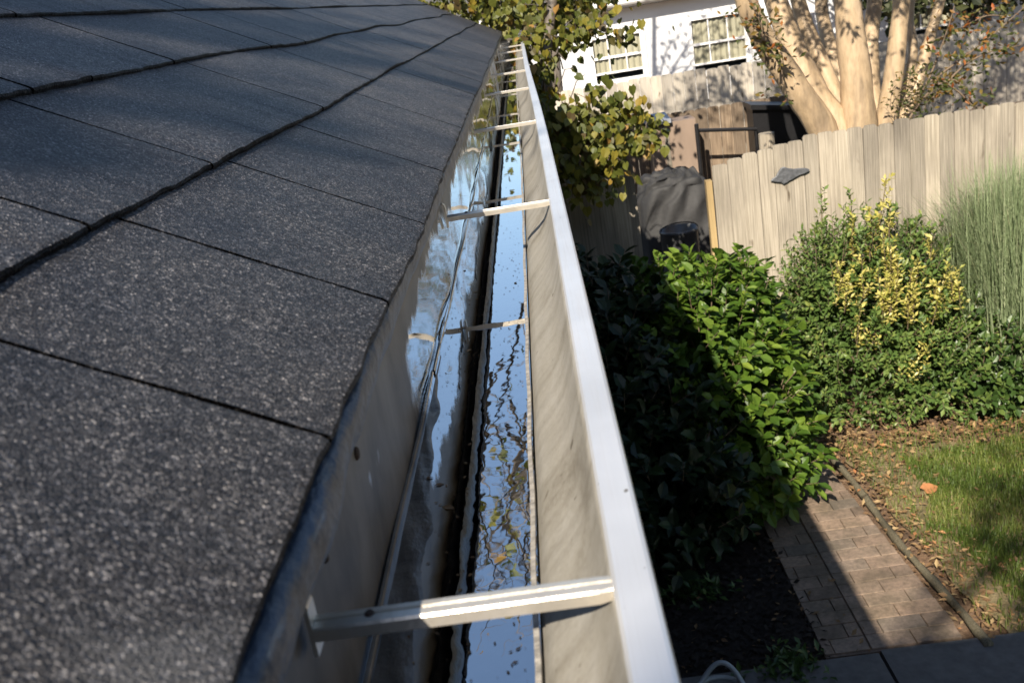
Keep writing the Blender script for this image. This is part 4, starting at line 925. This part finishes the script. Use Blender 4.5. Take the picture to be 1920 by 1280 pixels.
# half bare oak behind the house: its boughs streak the roof with soft shade
ob = np.array([-4.7, -8.6, 0.0]); ot = thing('oak_tree', tuple(ob), 'tall half bare oak standing behind the house', 'tree'); otb = MB(); olf = MB()
limb(otb, [ob, ob+np.array([.1, .1, 4]), ob+np.array([.3, .2, 7.6]), ob+np.array([.2, .1, 10.4]), ob+np.array([-.1, 0, 12.8])], .2, .03, 10)
d_ = np.array(SUN)/-SUN.z
def on_roof(x, y):
    q = ray(x, y); k = (EZ-H+(EX)*ES/EC)/(q[2]+q[0]*ES/EC); return CAM+q*k
for (pp, t_, r_) in (([(-60, 55), (100, 92), (240, 128), (330, 165)], 4.6, .07), ([(150, 118), (290, 152), (440, 186), (610, 235)], 4.8, .06), ([(470, 85), (640, 112), (760, 134), (900, 178)], 5.0, .075), ([(250, 205), (400, 232), (520, 262), (690, 300)], 4.7, .05), ([(520, 52), (640, 62), (790, 88)], 5.0, .08), ([(120, 30), (300, 48), (420, 60)], 5.0, .06), ([(-80, 200), (60, 240), (190, 300)], 4.6, .05)):
    P = [on_roof(*p)-d_*(t_+.25*math.sin(i*2+t_)) for i, p in enumerate(pp)]
    far = max(P, key=lambda p: -p[1]); root_ = ob+np.array([.3, .2, min(9.5, far[2]-.6)])
    o_ = limb(otb, P, r_, r_*.7, 8, .08, 6); e_ = min((P[0], P[-1]), key=lambda p: np.linalg.norm(p-root_)); limb(otb, [root_, (root_+e_)/2+np.array([0, 0, .15]), e_], r_*1.1, r_, 8, .06, 5)
    for p in o_[::2]:
        if rnd.random() < .5: e = np.array(p)+np.array([rnd.uniform(-.4, -.1), rnd.uniform(-.3, .2), rnd.uniform(-.1, .4)]); limb(otb, [p, (np.array(p)+e)/2, e], .018, .006, 5, .04, 3); Q = e+rng.normal(size=(7, 3))*.09; leaves(olf, Q, rng.normal(size=(7, 3)), rng.normal(size=(7, 3)), .09, 'broad', rng.uniform(0, 1, 7))
for (x, y, t_, r_) in ((2.02, 4.25, 6.2, .20), (2.28, 4.55, 6.3, .24), (1.95, 3.85, 6.2, .18), (2.5, 4.05, 6.2, .28), (2.75, 5.2, 6.4, .25)):
    c = np.array([x, y, 0.0])-d_*t_; root_ = ob+np.array([.25, .2, 6.6]); limb(otb, [root_, (root_+c)/2+np.array([0, 0, .5]), c], .05, .012, 6, .05, 6); n = int(60*r_/.2)
    P = c+rng.normal(size=(n, 3))*r_*.7; leaves(olf, P, rng.normal(size=(n, 3)), rng.normal(size=(n, 3)), .10*rng.uniform(.6, 1.2, n), 'broad', rng.uniform(0, 1, n))
    for q in P[::6]: otb.tube([c, (c+q)/2+np.array([0, 0, .03]), q], [.010, .007, .003], 4, False)
otb.build('trunk', M['grey_bark'], ot, smooth=True); olf.build('crown', M['oak'], ot)
big_tree('maple_tree', (5.0, .8, 0), 8, 'broad dense maple standing over the right side of the lawn', [((-.8, .3, 3.2), 1.5), ((.6, 1.6, 3.6), 1.7), ((-.3, -1.8, 3.6), 1.7), ((0, 0, 5.6), 2.0), ((1.2, -.4, 4.2), 1.8), ((-.6, 1.0, 5.0), 1.5), ((-.5, -1, 5.2), 1.5), ((0, .5, 1.8), 1.4)], 9000, .22, 'far_leaf')  # this and the next tree are unseen, added to block sky light
big_tree('maple_tree', (7.6, 5.4, 0), 8, 'second dense maple beyond the right end of the picket fence', [((-.6, .3, 3.2), 1.5), ((.6, 1.0, 3.6), 1.7), ((-.3, -1.2, 3.6), 1.5), ((0, 0, 5.6), 2.0), ((0, .5, 1.8), 1.5)], 5500, .22, 'far_leaf')
# thin unseen tree behind the redbud whose high boughs dapple the white wall and its window
mt_ = thing('maple_tree', (.35, 13.4, 0), 'tall thin maple by the white house, hidden behind the yellowing leaves', 'tree'); mtb = MB(); mlf = MB(); mb_ = np.array([.35, 13.4, 0.0])
limb(mtb, [mb_, mb_+np.array([.05, 0, 2]), mb_+np.array([.2, 0, 4]), mb_+np.array([.5, .1, 6.5])], .09, .03, 8)
for (x, z, n) in ((2.75, 1.9, 50), (3.3, 1.75, 50), (3.6, 2.1, 40), (4.1, 1.7, 45), (2.4, 1.4, 35), (3.9, 1.2, 30), (3.05, 1.3, 30)):
    c = np.array([x, 18.0, z])-d_*3.7; root_ = mb_+np.array([.25, 0, 4.4]); limb(mtb, [root_, (root_+c)/2+np.array([0, 0, .3]), c], .025, .008, 6, .05, 5)
    P = c+rng.normal(size=(n, 3))*.2; leaves(mlf, P, rng.normal(size=(n, 3)), rng.normal(size=(n, 3)), .10*rng.uniform(.6, 1.2, n), 'broad', rng.uniform(0, 1, n))
mtb.build('trunk', M['grey_bark'], mt_, smooth=True); mlf.build('crown', M['oak'], mt_)
